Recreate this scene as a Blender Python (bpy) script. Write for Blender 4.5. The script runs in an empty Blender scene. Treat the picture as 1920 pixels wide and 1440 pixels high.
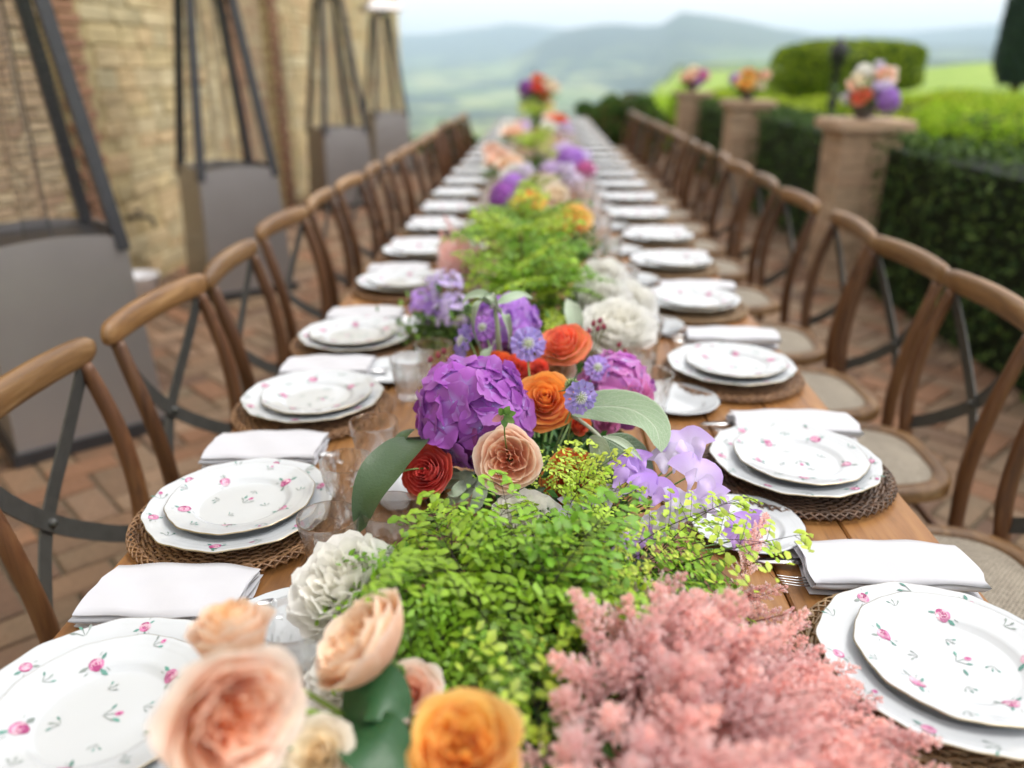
import bpy, math, random
import numpy as np
from mathutils import Matrix, Vector

random.seed(7)
rng = np.random.default_rng(7)
PI = math.pi
SC = bpy.context.scene
COL = SC.collection

# ------------------------------------------------------------------ camera
FPX = 1490.0                     # focal length in pixels of the 1920 wide photograph
PITCH = math.atan(593 / FPX)
YAW = math.atan(61 / FPX * math.cos(PITCH))
CAM = Vector((0, 0, 1.415))
cd = bpy.data.cameras.new('camera')
cd.sensor_width = 36.0
cd.lens = FPX * 36.0 / 1920.0
cd.clip_start = 0.05
cd.clip_end = 40000.0
cd.dof.use_dof = True
cd.dof.focus_distance = 1.06
cd.dof.aperture_fstop = 1.75
cam = bpy.data.objects.new('camera', cd)
cam.location = CAM
cam.rotation_euler = (PI / 2 - PITCH, 0, YAW)
COL.objects.link(cam)
SC.camera = cam

# ------------------------------------------------------------------ sky, sun, exposure
SUN_EL, SUN_AZ = math.radians(62), math.radians(80)      # azimuth from +Y towards +X
world = bpy.data.worlds.new('World')
SC.world = world
world.use_nodes = True
wn = world.node_tree
wn.nodes.clear()
sky = wn.nodes.new('ShaderNodeTexSky')
sky.sky_type = 'NISHITA'
sky.sun_disc = False
sky.sun_elevation = SUN_EL
sky.sun_rotation = SUN_AZ
sky.air_density = 1.0
sky.dust_density = 4.0
sky.ozone_density = 1.0
hs = wn.nodes.new('ShaderNodeHueSaturation')
hs.inputs['Saturation'].default_value = 0.10           # thin bright overcast
bg = wn.nodes.new('ShaderNodeBackground')
bg.inputs['Strength'].default_value = 0.15
wo = wn.nodes.new('ShaderNodeOutputWorld')
wn.links.new(sky.outputs[0], hs.inputs['Color'])
cloud = wn.nodes.new('ShaderNodeMix')                  # even veil of white cloud over the whole sky
cloud.data_type = 'RGBA'
cloud.inputs[0].default_value = 0.7
cloud.inputs[7].default_value = (3.65, 3.4, 3.3, 1)
wn.links.new(hs.outputs[0], cloud.inputs[6])
wn.links.new(cloud.outputs[2], bg.inputs['Color'])
wn.links.new(bg.outputs[0], wo.inputs['Surface'])

sd = bpy.data.lights.new('sun', 'SUN')
sd.energy = 0.55
sd.angle = math.radians(13)
sd.color = (1.0, 0.96, 0.9)
sun = bpy.data.objects.new('sun', sd)
sdir = Vector((math.sin(SUN_AZ) * math.cos(SUN_EL), math.cos(SUN_AZ) * math.cos(SUN_EL), math.sin(SUN_EL)))
sun.rotation_euler = (-sdir).to_track_quat('-Z', 'Y').to_euler()
COL.objects.link(sun)

SC.view_settings.view_transform = 'Standard'
SC.view_settings.look = 'None'
SC.view_settings.exposure = 1.52
SC.view_settings.gamma = 1.0
SC.view_settings.use_curve_mapping = False
SC.render.engine = 'CYCLES'
SC.cycles.use_denoising = True
SC.cycles.max_bounces = 14
SC.cycles.diffuse_bounces = 8
SC.cycles.glossy_bounces = 3
SC.cycles.transmission_bounces = 14
SC.cycles.transparent_max_bounces = 12
SC.cycles.volume_bounces = 2
SC.cycles.sample_clamp_indirect = 6.0
SC.cycles.use_adaptive_sampling = True
SC.cycles.adaptive_threshold = 0.015

# ------------------------------------------------------------------ helpers
_f = Vector((-math.sin(YAW) * math.cos(PITCH), math.cos(YAW) * math.cos(PITCH), -math.sin(PITCH)))
_r = Vector((math.cos(YAW), math.sin(YAW), 0))
_u = Vector((-math.sin(YAW) * math.sin(PITCH), math.cos(YAW) * math.sin(PITCH), math.cos(PITCH)))
TOP = 0.76                                             # height of the table top

def spot(px, py, h):
    """world point whose height above the table top is h, under a pixel of the survey photograph"""
    d = _f + _r * ((px - 960) / FPX) - _u * ((py - 720) / FPX)
    t = (TOP + h - CAM.z) / d.z
    return CAM + d * t

class MB:
    """collects vertices, faces, vertex colours, uvs and face materials for one mesh"""
    def __init__(s):
        s.v, s.f, s.c, s.uv, s.m, s.n = [], [], [], [], [], 0
    def add(s, V, F, col=(1, 1, 1), uv=None, m=0):
        V = np.asarray(V, float).reshape(-1, 3)
        k = len(V)
        s.v.append(V)
        c = np.asarray(col, float)
        if c.ndim == 1:
            c = np.tile(c[:3], (k, 1))
        s.c.append(c)
        s.uv.append(np.zeros((k, 2)) if uv is None else np.asarray(uv, float))
        n = s.n
        s.f.extend([tuple(i + n for i in q) for q in F])
        s.m.extend([m] * len(F))
        s.n += k
        return s
    def xf(s, Mx):
        A = np.array(Mx)
        s.v = [v @ A[:3, :3].T + A[:3, 3] for v in s.v]
        return s
    def join(s, o, Mx=None, tint=None):
        for v, c, uv in zip(o.v, o.c, o.uv):
            if Mx is not None:
                A = np.array(Mx)
                v = v @ A[:3, :3].T + A[:3, 3]
            s.v.append(v); s.c.append(c if tint is None else np.clip(c * np.asarray(tint), 0, 1)); s.uv.append(uv)
        n = s.n
        s.f.extend([tuple(i + n for i in q) for q in o.f]); s.m.extend(o.m)
        s.n += o.n
        return s
    def mesh(s, name, mats, smooth=True):
        me = bpy.data.meshes.new(name)
        V = np.concatenate(s.v) if s.v else np.zeros((0, 3))
        me.from_pydata(V.tolist(), [], s.f)
        for m in (mats if isinstance(mats, (list, tuple)) else [mats]):
            me.materials.append(m)
        if s.n:
            a = me.color_attributes.new('col', 'FLOAT_COLOR', 'POINT')
            C = np.concatenate(s.c)
            a.data.foreach_set('color', np.concatenate([C, np.ones((len(C), 1))], 1).astype(np.float32).ravel())
            UV = np.concatenate(s.uv)
            if np.any(UV):
                L = me.uv_layers.new(name='UVMap')
                idx = np.zeros(len(me.loops), np.int32)
                me.loops.foreach_get('vertex_index', idx)
                L.data.foreach_set('uv', UV[idx].astype(np.float32).ravel())
        if len(me.polygons):
            me.polygons.foreach_set('use_smooth', [smooth] * len(me.polygons))
            if max(s.m) > 0:
                me.polygons.foreach_set('material_index', s.m)
        me.update()
        return me

def grid(nu, nv, closed=False):
    F = []
    for j in range(nv - 1):
        for i in range(nu if closed else nu - 1):
            a = j * nu + i; b = j * nu + (i + 1) % nu
            F.append((a, b, b + nu, a + nu))
    return F

def ob(name, me, parent=None, M=None):
    o = bpy.data.objects.new(name, me)
    COL.objects.link(o)
    if parent is not None:
        o.parent = parent
    if M is not None:
        o.matrix_local = M
    return o

def tag(o, label=None, cat=None, group=None, kind=None):
    if label: o['label'] = label
    if cat: o['category'] = cat
    if group: o['group'] = group
    if kind: o['kind'] = kind
    return o

def thing(name, label, cat, loc=(0, 0, 0), rz=0.0, group=None):
    o = ob(name, None)
    o.location = loc
    o.rotation_euler = (0, 0, rz)
    return tag(o, label, cat, group)

def dup(root, loc=None, rz=None):
    r = root.copy(); COL.objects.link(r)
    if loc is not None: r.location = loc
    if rz is not None: r.rotation_euler = (0, 0, rz)
    for ch in list(root.children):
        c = ch.copy(); COL.objects.link(c); c.parent = r
        for g in ch.children:
            d = g.copy(); COL.objects.link(d); d.parent = c
    return r

def T(x, y, z): return Matrix.Translation((x, y, z))
def RX(a): return Matrix.Rotation(a, 4, 'X')
def RY(a): return Matrix.Rotation(a, 4, 'Y')
def RZ(a): return Matrix.Rotation(a, 4, 'Z')
def S(x, y=None, z=None):
    return Matrix.Diagonal((x, x if y is None else y, x if z is None else z, 1))
def aim(loc, normal, spin=0.0, s=1.0):
    """matrix that carries local +Z to normal"""
    return T(*loc) @ Vector(normal).normalized().to_track_quat('Z', 'Y').to_matrix().to_4x4() @ RZ(spin) @ S(s)

def box(mb, x0, x1, y0, y1, z0, z1, col=(1, 1, 1), m=0):
    V = [(x, y, z) for z in (z0, z1) for y in (y0, y1) for x in (x0, x1)]
    F = [(0, 2, 3, 1), (4, 5, 7, 6), (0, 1, 5, 4), (2, 6, 7, 3), (0, 4, 6, 2), (1, 3, 7, 5)]
    return mb.add(V, F, col, None, m)

def bevbox(mb, x0, x1, y0, y1, z0, z1, b, col=(1, 1, 1), m=0):
    """box with chamfered vertical edges and chamfered top"""
    def ringz(i, z):
        a0, a1, c0, c1 = x0 + i, x1 - i, y0 + i, y1 - i
        return [(a0 + b, c0, z), (a1 - b, c0, z), (a1, c0 + b, z), (a1, c1 - b, z), (a1 - b, c1, z), (a0 + b, c1, z), (a0, c1 - b, z), (a0, c0 + b, z)]
    V = ringz(0, z0) + ringz(0, z1 - b) + ringz(b, z1)
    F = grid(8, 3, True) + [tuple(range(16, 24)), tuple(range(7, -1, -1))]
    return mb.add(V, F, col, None, m)

def smoothpath(P, n):
    """Catmull-Rom through the points"""
    P = np.asarray(P, float)
    Q = np.vstack([2 * P[0] - P[1], P, 2 * P[-1] - P[-2]])
    out = []
    ts = np.linspace(0, len(P) - 1 - 1e-9, n)
    for t in ts:
        i = int(t); x = t - i
        a, b, c, d = Q[i], Q[i + 1], Q[i + 2], Q[i + 3]
        out.append(0.5 * ((2 * b) + (-a + c) * x + (2 * a - 5 * b + 4 * c - d) * x * x + (-a + 3 * b - 3 * c + d) * x ** 3))
    return np.array(out)

def sweep(mb, P, prof, scale=None, up=(0, 0, 1), col=(1, 1, 1), caps=True, m=0, closed=False):
    """prof: (k,2) outline carried along path P; first axis sideways, second along up"""
    P = np.asarray(P, float); prof = np.asarray(prof, float)
    n, k = len(P), len(prof)
    Tn = np.roll(P, -1, 0) - np.roll(P, 1, 0) if closed else np.gradient(P, axis=0)
    Tn /= np.linalg.norm(Tn, axis=1)[:, None] + 1e-12
    up = np.tile(np.asarray(up, float), (n, 1)) if np.ndim(up) == 1 else np.asarray(up, float)
    Sd = np.cross(Tn, up)
    bad = np.linalg.norm(Sd, axis=1) < 1e-3
    Sd[bad] = np.cross(Tn[bad], np.array([1.0, 0.13, 0.07]))
    Sd /= np.linalg.norm(Sd, axis=1)[:, None]
    Up = np.cross(Sd, Tn)
    sc = np.ones(n) if scale is None else np.asarray(scale, float)
    if sc.ndim == 0: sc = np.full(n, float(sc))
    V = P[:, None, :] + sc[:, None, None] * (prof[None, :, 0:1] * Sd[:, None, :] + prof[None, :, 1:2] * Up[:, None, :])
    F = [q[::-1] for q in grid(k, n + (1 if closed else 0), True)]
    if closed:
        F = [tuple(i % (n * k) for i in q) for q in F]
    elif caps:
        F += [tuple(range(k)), tuple(range(n * k - 1, (n - 1) * k - 1, -1))]
    c = np.asarray(col, float)
    if c.ndim == 2: c = np.repeat(c, k, 0)
    return mb.add(V.reshape(-1, 3), F, c, None, m)

def circ(r, k=8, ry=None):
    a = np.arange(k) * 2 * PI / k
    return np.stack([np.cos(a) * r, np.sin(a) * (r if ry is None else ry)], 1)

def tube(mb, P, r, k=8, col=(1, 1, 1), up=(0, 0, 1), m=0, closed=False):
    return sweep(mb, P, circ(1.0, k), np.full(len(P), r) if np.ndim(r) == 0 else r, up, col, True, m, closed)

def revolve(mb, prof, n=48, col=(1, 1, 1), m=0, rmod=None):
    prof = np.asarray(prof, float)
    a = np.arange(n) * 2 * PI / n
    V = []
    for r, z in prof:
        rr = r if rmod is None else r * rmod(a, r, z)
        V.append(np.stack([np.cos(a) * rr, np.sin(a) * rr, np.full(n, z)], 1))
    return mb.add(np.concatenate(V), grid(n, len(prof), True), col, None, m)

def lerp(a, b, t): return np.asarray(a, float) * (1 - t) + np.asarray(b, float) * t
def sstep(a, b, x):
    t = np.clip((np.asarray(x, float) - a) / (b - a), 0, 1)
    return t * t * (3 - 2 * t)

ORD = ['first', 'second', 'third', 'fourth', 'fifth', 'sixth', 'seventh', 'eighth', 'ninth', 'tenth', 'eleventh', 'twelfth',
       'thirteenth', 'fourteenth', 'fifteenth', 'sixteenth', 'seventeenth', 'eighteenth', 'nineteenth', 'twentieth',
       'twenty-first', 'twenty-second', 'twenty-third', 'twenty-fourth', 'twenty-fifth', 'twenty-sixth']

# ------------------------------------------------------------------ materials
class NT:
    def __init__(s, name):
        s.mat = bpy.data.materials.new(name); s.mat.use_nodes = True
        s.t = s.mat.node_tree; s.t.nodes.clear()
        s.out = s.t.nodes.new('ShaderNodeOutputMaterial')
    def n(s, typ, **kw):
        nd = s.t.nodes.new('ShaderNode' + typ)
        for k, v in kw.items():
            if k.startswith('_'): setattr(nd, k[1:], v)
            else:
                i = nd.inputs[int(k[1:])] if (k[0] == 'i' and k[1:].isdigit()) else nd.inputs[k.replace('__', ' ')]
                if hasattr(v, 'is_linked') or isinstance(v, bpy.types.NodeSocket): s.t.links.new(v, i)
                else: i.default_value = v
        return nd
    def ramp(s, fac, stops):
        nd = s.n('ValToRGB', Fac=fac)
        cr = nd.color_ramp
        while len(cr.elements) < len(stops): cr.elements.new(0.5)
        for e, (p, c) in zip(cr.elements, stops):
            e.position = p; e.color = (*c, 1) if len(c) == 3 else c
        return nd.outputs[0]
    def mix(s, a, b, fac, mode='MIX'):
        nd = s.n('Mix', _data_type='RGBA', _blend_type=mode)
        for v, k in ((fac, 0), (a, 6), (b, 7)):
            if isinstance(v, bpy.types.NodeSocket): s.t.links.new(v, nd.inputs[k])
            else: nd.inputs[k].default_value = v if k == 0 else (*v, 1)
        return nd.outputs[2]
    def math(s, op, a, b=0.0):
        nd = s.n('Math', _operation=op)
        for v, k in ((a, 0), (b, 1)):
            if isinstance(v, bpy.types.NodeSocket): s.t.links.new(v, nd.inputs[k])
            else: nd.inputs[k].default_value = v
        return nd.outputs[0]
    def coords(s, scale=(1, 1, 1), kind='Object', off=None):
        tc = s.n('TexCoord')
        mp = s.n('Mapping', Vector=tc.outputs[kind], Scale=scale)
        if off is not None: s.t.links.new(off, mp.inputs['Location'])
        return mp.outputs[0]
    def noise(s, vec, scale, detail=4.0, rough=0.55, dist=0.0):
        return s.n('TexNoise', Vector=vec, Scale=scale, Detail=detail, Roughness=rough, Distortion=dist).outputs[0]
    def rnd(s): return s.n('ObjectInfo').outputs['Random']
    def rndvec(s, k=10.0):
        r = s.rnd()
        c = s.n('CombineXYZ', X=s.math('MULTIPLY', r, k), Y=s.math('MULTIPLY', r, k * 1.7), Z=s.math('MULTIPLY', r, k * 0.6))
        return c.outputs[0]
    def bump(s, h, strength=0.3, dist=0.01):
        return s.n('Bump', Height=h, Strength=strength, Distance=dist).outputs[0]
    def pbr(s, base, rough=0.5, normal=None, **kw):
        p = s.n('BsdfPrincipled')
        for v, k in ((base, 'Base Color'), (rough, 'Roughness')):
            if isinstance(v, bpy.types.NodeSocket): s.t.links.new(v, p.inputs[k])
            else: p.inputs[k].default_value = (*v, 1) if k == 'Base Color' else v
        if normal is not None: s.t.links.new(normal, p.inputs['Normal'])
        for k, v in kw.items():
            p.inputs[k.replace('__', ' ')].default_value = v
        return p.outputs[0]
    def done(s, sh):
        s.t.links.new(sh, s.out.inputs['Surface']); return s.mat

def m_wood(name, c0, c1, c2, rough, axis='Y', coat=0.0, scale=1.0, bumpk=0.25):
    n = NT(name)
    sc = {'X': (1.2, 14, 14), 'Y': (14, 1.2, 14), 'Z': (14, 14, 1.2)}[axis]
    v = n.coords(tuple(a * scale for a in sc), off=n.rndvec(20))
    g = n.noise(v, 2.2, 6, 0.6, 1.2)
    v2 = n.coords(tuple(a * scale * 4 for a in sc), off=n.rndvec(7))
    g2 = n.noise(v2, 2.0, 4, 0.7, 0.3)
    c = n.ramp(g, [(0.28, c0), (0.5, c1), (0.75, c2)])
    c = n.mix(c, (c0[0] * 0.45, c0[1] * 0.42, c0[2] * 0.4), n.math('MULTIPLY', n.ramp(g2, [(0.56, (0, 0, 0)), (0.72, (1, 1, 1))]), 0.45))
    hv = n.n('HueSaturation', Color=c, Value=n.math('ADD', 0.78, n.math('MULTIPLY', n.rnd(), 0.42)))
    r = n.math('ADD', rough - 0.08, n.math('MULTIPLY', g2, 0.18))
    return n.done(n.pbr(hv.outputs[0], r, n.bump(g2, bumpk, 0.002), Coat__Weight=coat, Coat__Roughness=0.25))

M_TABLE = m_wood('varnished_pine', (0.14, 0.056, 0.015), (0.24, 0.104, 0.027), (0.33, 0.165, 0.05), 0.44, 'Y', 0.08)
M_CHAIR = m_wood('chair_oak', (0.05, 0.019, 0.007), (0.105, 0.042, 0.015), (0.16, 0.075, 0.028), 0.5, 'Z', 0.0, 1.0, 0.4)
M_RAIL = m_wood('rail_oak', (0.10, 0.046, 0.016), (0.205, 0.105, 0.037), (0.36, 0.215, 0.095), 0.42, 'Y', 0.1, 1.0, 0.4)

def m_vcol(name, rough=0.55, trans=0.0, sheen=0.0, veins=0.0, coat=0.0, vary=0.12, bumpscale=120.0, bumpk=0.15, spec=0.5):
    n = NT(name)
    a = n.n('Attribute', _attribute_name='col').outputs['Color']
    nz = n.noise(n.coords((1, 1, 1)), bumpscale, 3)
    hv = n.n('HueSaturation', Color=a, Hue=n.math('ADD', 0.5 - vary * 0.06, n.math('MULTIPLY', n.rnd(), vary * 0.12)),
             Value=n.math('ADD', 1 - vary * 0.5, n.math('MULTIPLY', n.rnd(), vary)))
    c = hv.outputs[0]
    c = n.mix(c, (0, 0, 0), n.math('MULTIPLY', n.ramp(nz, [(0.35, (1, 1, 1)), (0.6, (0, 0, 0))]), 0.07 if bumpk else 0.0))
    p = n.pbr(c, rough, n.bump(nz, bumpk, 0.002), Sheen__Weight=sheen, Coat__Weight=coat, Specular__IOR__Level=spec)
    if trans:
        t = n.n('BsdfTranslucent', Color=c).outputs[0]
        ms = n.n('MixShader', Fac=trans)
        n.t.links.new(p, ms.inputs[1]); n.t.links.new(t, ms.inputs[2])
        p = ms.outputs[0]
    return n.done(p)

M_PETAL = m_vcol('petal', 0.55, 0.40, 0.2, vary=0.1, bumpscale=160, bumpk=0.12)
M_LEAF = m_vcol('leaf', 0.45, 0.35, 0.0, vary=0.2, bumpscale=200, bumpk=0.15)
M_GLOSSLEAF = m_vcol('rose_leaf', 0.38, 0.2, 0.0, vary=0.1, bumpscale=260, bumpk=0.3)
M_FLUFF = m_vcol('astilbe', 0.7, 0.55, 0.6, vary=0.22, bumpscale=200, bumpk=0.0)
M_HEDGE = m_vcol('hedge_leaf', 0.6, 0.12, 0.0, vary=0.2, bumpscale=50, bumpk=0.0, spec=0.15)
M_GARDEN = m_vcol('garden_leaf', 0.65, 0.45, 0.0, vary=0.2, bumpscale=50, bumpk=0.0, spec=0.12)
M_PRINT = m_vcol('glazed_print', 0.15, 0.0, 0.0, vary=0.0, bumpk=0.0)
M_STEM = m_vcol('stem', 0.5, 0.1, 0.0, vary=0.1, bumpk=0.1)
M_VC = m_vcol('painted', 0.55, 0.0, 0.0, vary=0.15, bumpscale=60, bumpk=0.3)

def m_sage():
    n = NT('lambs_ear')
    a = n.n('Attribute', _attribute_name='col').outputs['Color']
    uv = n.n('TexCoord').outputs['UV']
    sp = n.n('SeparateXYZ', Vector=uv)
    u = n.math('ABSOLUTE', n.math('SUBTRACT', sp.outputs[0], 0.5))
    mid = n.ramp(u, [(0.0, (1, 1, 1)), (0.035, (0, 0, 0))])
    nz = n.noise(n.coords((1, 1, 1)), 60, 3)
    ph = n.math('ADD', n.math('MULTIPLY', n.math('SUBTRACT', sp.outputs[1], n.math('MULTIPLY', u, 0.75)), 9.0), n.math('MULTIPLY', nz, 0.35))
    fr = n.math('ABSOLUTE', n.math('SUBTRACT', n.math('FRACT', ph), 0.5))
    side = n.math('MULTIPLY', n.ramp(fr, [(0.0, (1, 1, 1)), (0.09, (0, 0, 0))]), 0.55)
    edge = n.math('MULTIPLY', n.ramp(u, [(0.455, (0, 0, 0)), (0.5, (1, 1, 1))]), 0.8)
    k = n.math('MAXIMUM', n.math('MAXIMUM', mid, side), edge)
    fz = n.noise(n.coords((1, 1, 1)), 420, 2)
    c = n.mix(a, (0.42, 0.48, 0.36), n.math('MULTIPLY', k, 0.75))
    c = n.mix(c, (0.38, 0.43, 0.34), n.math('MULTIPLY', n.ramp(fz, [(0.45, (0, 0, 0)), (0.7, (1, 1, 1))]), 0.35))
    h = n.math('ADD', n.math('MULTIPLY', k, -1.0), n.math('MULTIPLY', fz, 0.5))
    return n.done(n.pbr(c, 0.75, n.bump(h, 0.5, 0.0015), Sheen__Weight=0.5, Sheen__Roughness=0.4))
M_SAGE = m_sage()

def m_simple(name, base, rough=0.5, metal=0.0, bscale=0, bk=0.2, var=0.0, **kw):
    n = NT(name)
    c = base
    nz = None
    if bscale:
        nz = n.noise(n.coords((1, 1, 1), off=n.rndvec(5)), bscale, 5)
        if var:
            c = n.mix(tuple(a * (1 - var) for a in base), tuple(min(1, a * (1 + var)) for a in base), nz)
    return n.done(n.pbr(c, rough, n.bump(nz, bk, 0.004) if nz is not None else None, Metallic=metal, **kw))

M_CHINA = m_simple('porcelain', (0.49, 0.515, 0.535), 0.13, 0.0, 6, 0.02, 0.02, Coat__Weight=0.5, Coat__Roughness=0.05)
M_GILT = m_simple('gilt_rim', (0.36, 0.30, 0.2), 0.3, 0.8)
M_STEEL = m_simple('steel', (0.6, 0.6, 0.6), 0.18, 1.0)
M_IRON = m_simple('strap_iron', (0.075, 0.075, 0.07), 0.5, 0.4, 40, 0.3, 0.35)
M_BLACK = m_simple('black_iron', (0.02, 0.02, 0.022), 0.5, 0.3, 30, 0.2, 0.3)
M_PANEL = m_simple('heater_panel', (0.38, 0.36, 0.355), 0.36, 0.65, 5, 0.03, 0.08)
M_POST = m_simple('heater_post', (0.055, 0.055, 0.06), 0.4, 0.5, 20, 0.1, 0.2)
M_WHITE = m_simple('white_enamel', (0.8, 0.8, 0.82), 0.3)
M_EARTH = m_simple('bedding_soil', (0.05, 0.04, 0.028), 0.9, 0, 30, 0.5, 0.4)

def m_cloth():
    n = NT('white_linen')
    v = n.coords((1, 1, 1))
    w1 = n.n('TexWave', Vector=v, Scale=420.0, _bands_direction='X').outputs['Fac'] if False else n.noise(n.coords((900, 120, 120)), 1.0, 2)
    w2 = n.noise(n.coords((120, 900, 120)), 1.0, 2)
    w = n.math('ADD', w1, w2)
    big = n.noise(v, 9, 3)
    c = n.mix((0.46, 0.47, 0.51), (0.54, 0.54, 0.57), big)
    h = n.math('ADD', n.math('MULTIPLY', w, 0.08), big)
    return n.done(n.pbr(c, 0.85, n.bump(h, 0.25, 0.006), Sheen__Weight=0.25))
M_CLOTH = m_cloth()

def m_glass():
    n = NT('clear_glass')
    g = n.n('BsdfGlass', Roughness=0.0, IOR=1.5, Color=(1, 1, 1, 1))
    t = n.n('BsdfTransparent')
    ms = n.n('MixShader', Fac=0.42)
    n.t.links.new(g.outputs[0], ms.inputs[1]); n.t.links.new(t.outputs[0], ms.inputs[2])
    return n.done(ms.outputs[0])
M_GLASS = m_glass()

def m_rattan(name, a, b, sc=70):
    n = NT(name)
    nz = n.noise(n.coords((1, 1, 1)), sc, 4)
    n2 = n.noise(n.coords((1, 1, 1), off=n.rndvec(3)), 14, 3)
    c = n.mix(n.mix(a, b, n.ramp(nz, [(0.35, (0, 0, 0)), (0.65, (1, 1, 1))])), tuple(x * 0.4 for x in a), n.math('MULTIPLY', n2, 0.5))
    return n.done(n.pbr(c, 0.42, n.bump(nz, 0.3, 0.001)))
M_RATTAN = [m_rattan('rattan_honey', (0.16, 0.075, 0.03), (0.36, 0.2, 0.095)),
            m_rattan('rattan_dark', (0.05, 0.026, 0.014), (0.17, 0.09, 0.048)),
            m_rattan('rattan_tan', (0.19, 0.11, 0.05), (0.40, 0.27, 0.14))]

def m_seat():
    n = NT('seat_weave')
    v = n.coords((1, 1, 1))
    sp = n.n('SeparateXYZ', Vector=v)
    a = n.math('SINE', n.math('MULTIPLY', sp.outputs[0], 620.0))
    b = n.math('SINE', n.math('MULTIPLY', sp.outputs[1], 620.0))
    w = n.math('MULTIPLY', a, b)
    nz = n.noise(v, 130, 3)
    k = n.math('ADD', n.math('MULTIPLY', w, 0.35), nz)
    c = n.ramp(k, [(0.2, (0.13, 0.105, 0.075)), (0.5, (0.30, 0.26, 0.20)), (0.85, (0.44, 0.39, 0.31))])
    return n.done(n.pbr(c, 0.7, n.bump(k, 0.6, 0.002)))
M_SEAT = m_seat()

def m_stone(name, cols, sc=3.0, rough=0.85, objvar=0.4, fine=40):
    n = NT(name)
    r = n.rnd()
    base = n.ramp(r, [(i / (len(cols) - 1), c) for i, c in enumerate(cols)])
    v = n.coords((1, 1, 1), off=n.rndvec(9), kind='Object')
    nz = n.noise(v, sc, 5, 0.65)
    fz = n.noise(v, fine, 4)
    c = n.mix(base, (0.09, 0.085, 0.055), n.math('MULTIPLY', n.ramp(nz, [(0.5, (0, 0, 0)), (0.75, (1, 1, 1))]), 0.55))
    hv = n.n('HueSaturation', Color=c, Value=n.math('ADD', 0.7, n.math('MULTIPLY', fz, 0.6)))
    return n.done(n.pbr(hv.outputs[0], rough, n.bump(n.math('ADD', nz, fz), 0.5, 0.01)))
M_PAVE = m_stone('paving_terracotta', [(0.17, 0.085, 0.045), (0.22, 0.11, 0.058), (0.17, 0.115, 0.07), (0.25, 0.16, 0.10), (0.11, 0.062, 0.038), (0.20, 0.13, 0.075)], 2.0)
M_WALLST = m_stone('wall_stone', [(0.52, 0.41, 0.21), (0.56, 0.45, 0.25), (0.53, 0.39, 0.21), (0.58, 0.49, 0.30), (0.50, 0.41, 0.23), (0.54, 0.38, 0.21)], 1.2)
M_BRICK = m_stone('pier_brick', [(0.43, 0.29, 0.19), (0.48, 0.34, 0.23), (0.39, 0.27, 0.175), (0.50, 0.37, 0.25)], 3.0)
M_INFILL = m_stone('infill_brick', [(0.40, 0.28, 0.17), (0.44, 0.34, 0.21), (0.36, 0.23, 0.14), (0.46, 0.37, 0.23)], 3.0)
M_REDBRICK = m_stone('jamb_brick', [(0.29, 0.145, 0.08), (0.34, 0.18, 0.10), (0.25, 0.125, 0.075)], 3.0)

def m_mortar(name, base):
    n = NT(name)
    nz = n.noise(n.coords((1, 1, 1)), 5, 6, 0.65)
    c = n.mix(tuple(a * 0.6 for a in base), tuple(min(1, a * 1.25) for a in base), nz)
    return n.done(n.pbr(c, 0.95, n.bump(nz, 0.4, 0.02)))
M_MORTAR = m_mortar('wall_mortar', (0.50, 0.40, 0.21))
M_JOINT = m_mortar('paving_joint', (0.12, 0.095, 0.06))

def m_stuffstone(name, cols):
    """joined far pieces: colour per piece from the vertex colours"""
    n = NT(name)
    a = n.n('Attribute', _attribute_name='col').outputs['Color']
    nz = n.noise(n.coords((1, 1, 1)), 3.0, 5, 0.65)
    fz = n.noise(n.coords((1, 1, 1)), 40, 4)
    c = n.mix(a, (0.09, 0.085, 0.055), n.math('MULTIPLY', n.ramp(nz, [(0.5, (0, 0, 0)), (0.75, (1, 1, 1))]), 0.5))
    hv = n.n('HueSaturation', Color=c, Value=n.math('ADD', 0.7, n.math('MULTIPLY', fz, 0.6)))
    return n.done(n.pbr(hv.outputs[0], 0.88, n.bump(n.math('ADD', nz, fz), 0.5, 0.01)))
M_VSTONE = m_stuffstone('stone_mixed', None)

# ================================================================== THE SETTING
# ------------------------------------------------------------------ terrain
AZK = 0.93 / FPX
ridA = ([300, 700, 780, 850, 900, 950, 1000, 1060, 1120, 1200, 1500, 1700, 1850, 2100], [70, 66, 66, 60, 54, 47, 50, 58, 62, 70, 92, 88, 78, 72])
ridB = ([300, 950, 1020, 1070, 1120, 1170, 1230, 1310, 1400, 1470, 1600, 2100], [150, 128, 84, 64, 57, 57, 66, 76, 92, 108, 128, 135])

def vnoise(x, y, seed=0):
    """cheap smooth value noise from a few sines"""
    s = np.zeros_like(x)
    r2 = np.random.default_rng(seed)
    for k in range(7):
        a, b, p = r2.uniform(-1, 1), r2.uniform(-1, 1), r2.uniform(0, 6.28)
        q = 1.45 ** k
        s = s + np.sin((a * x + b * y) * q * 2.2 + p) / (1.25 ** k)
    return s / 3.2

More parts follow.
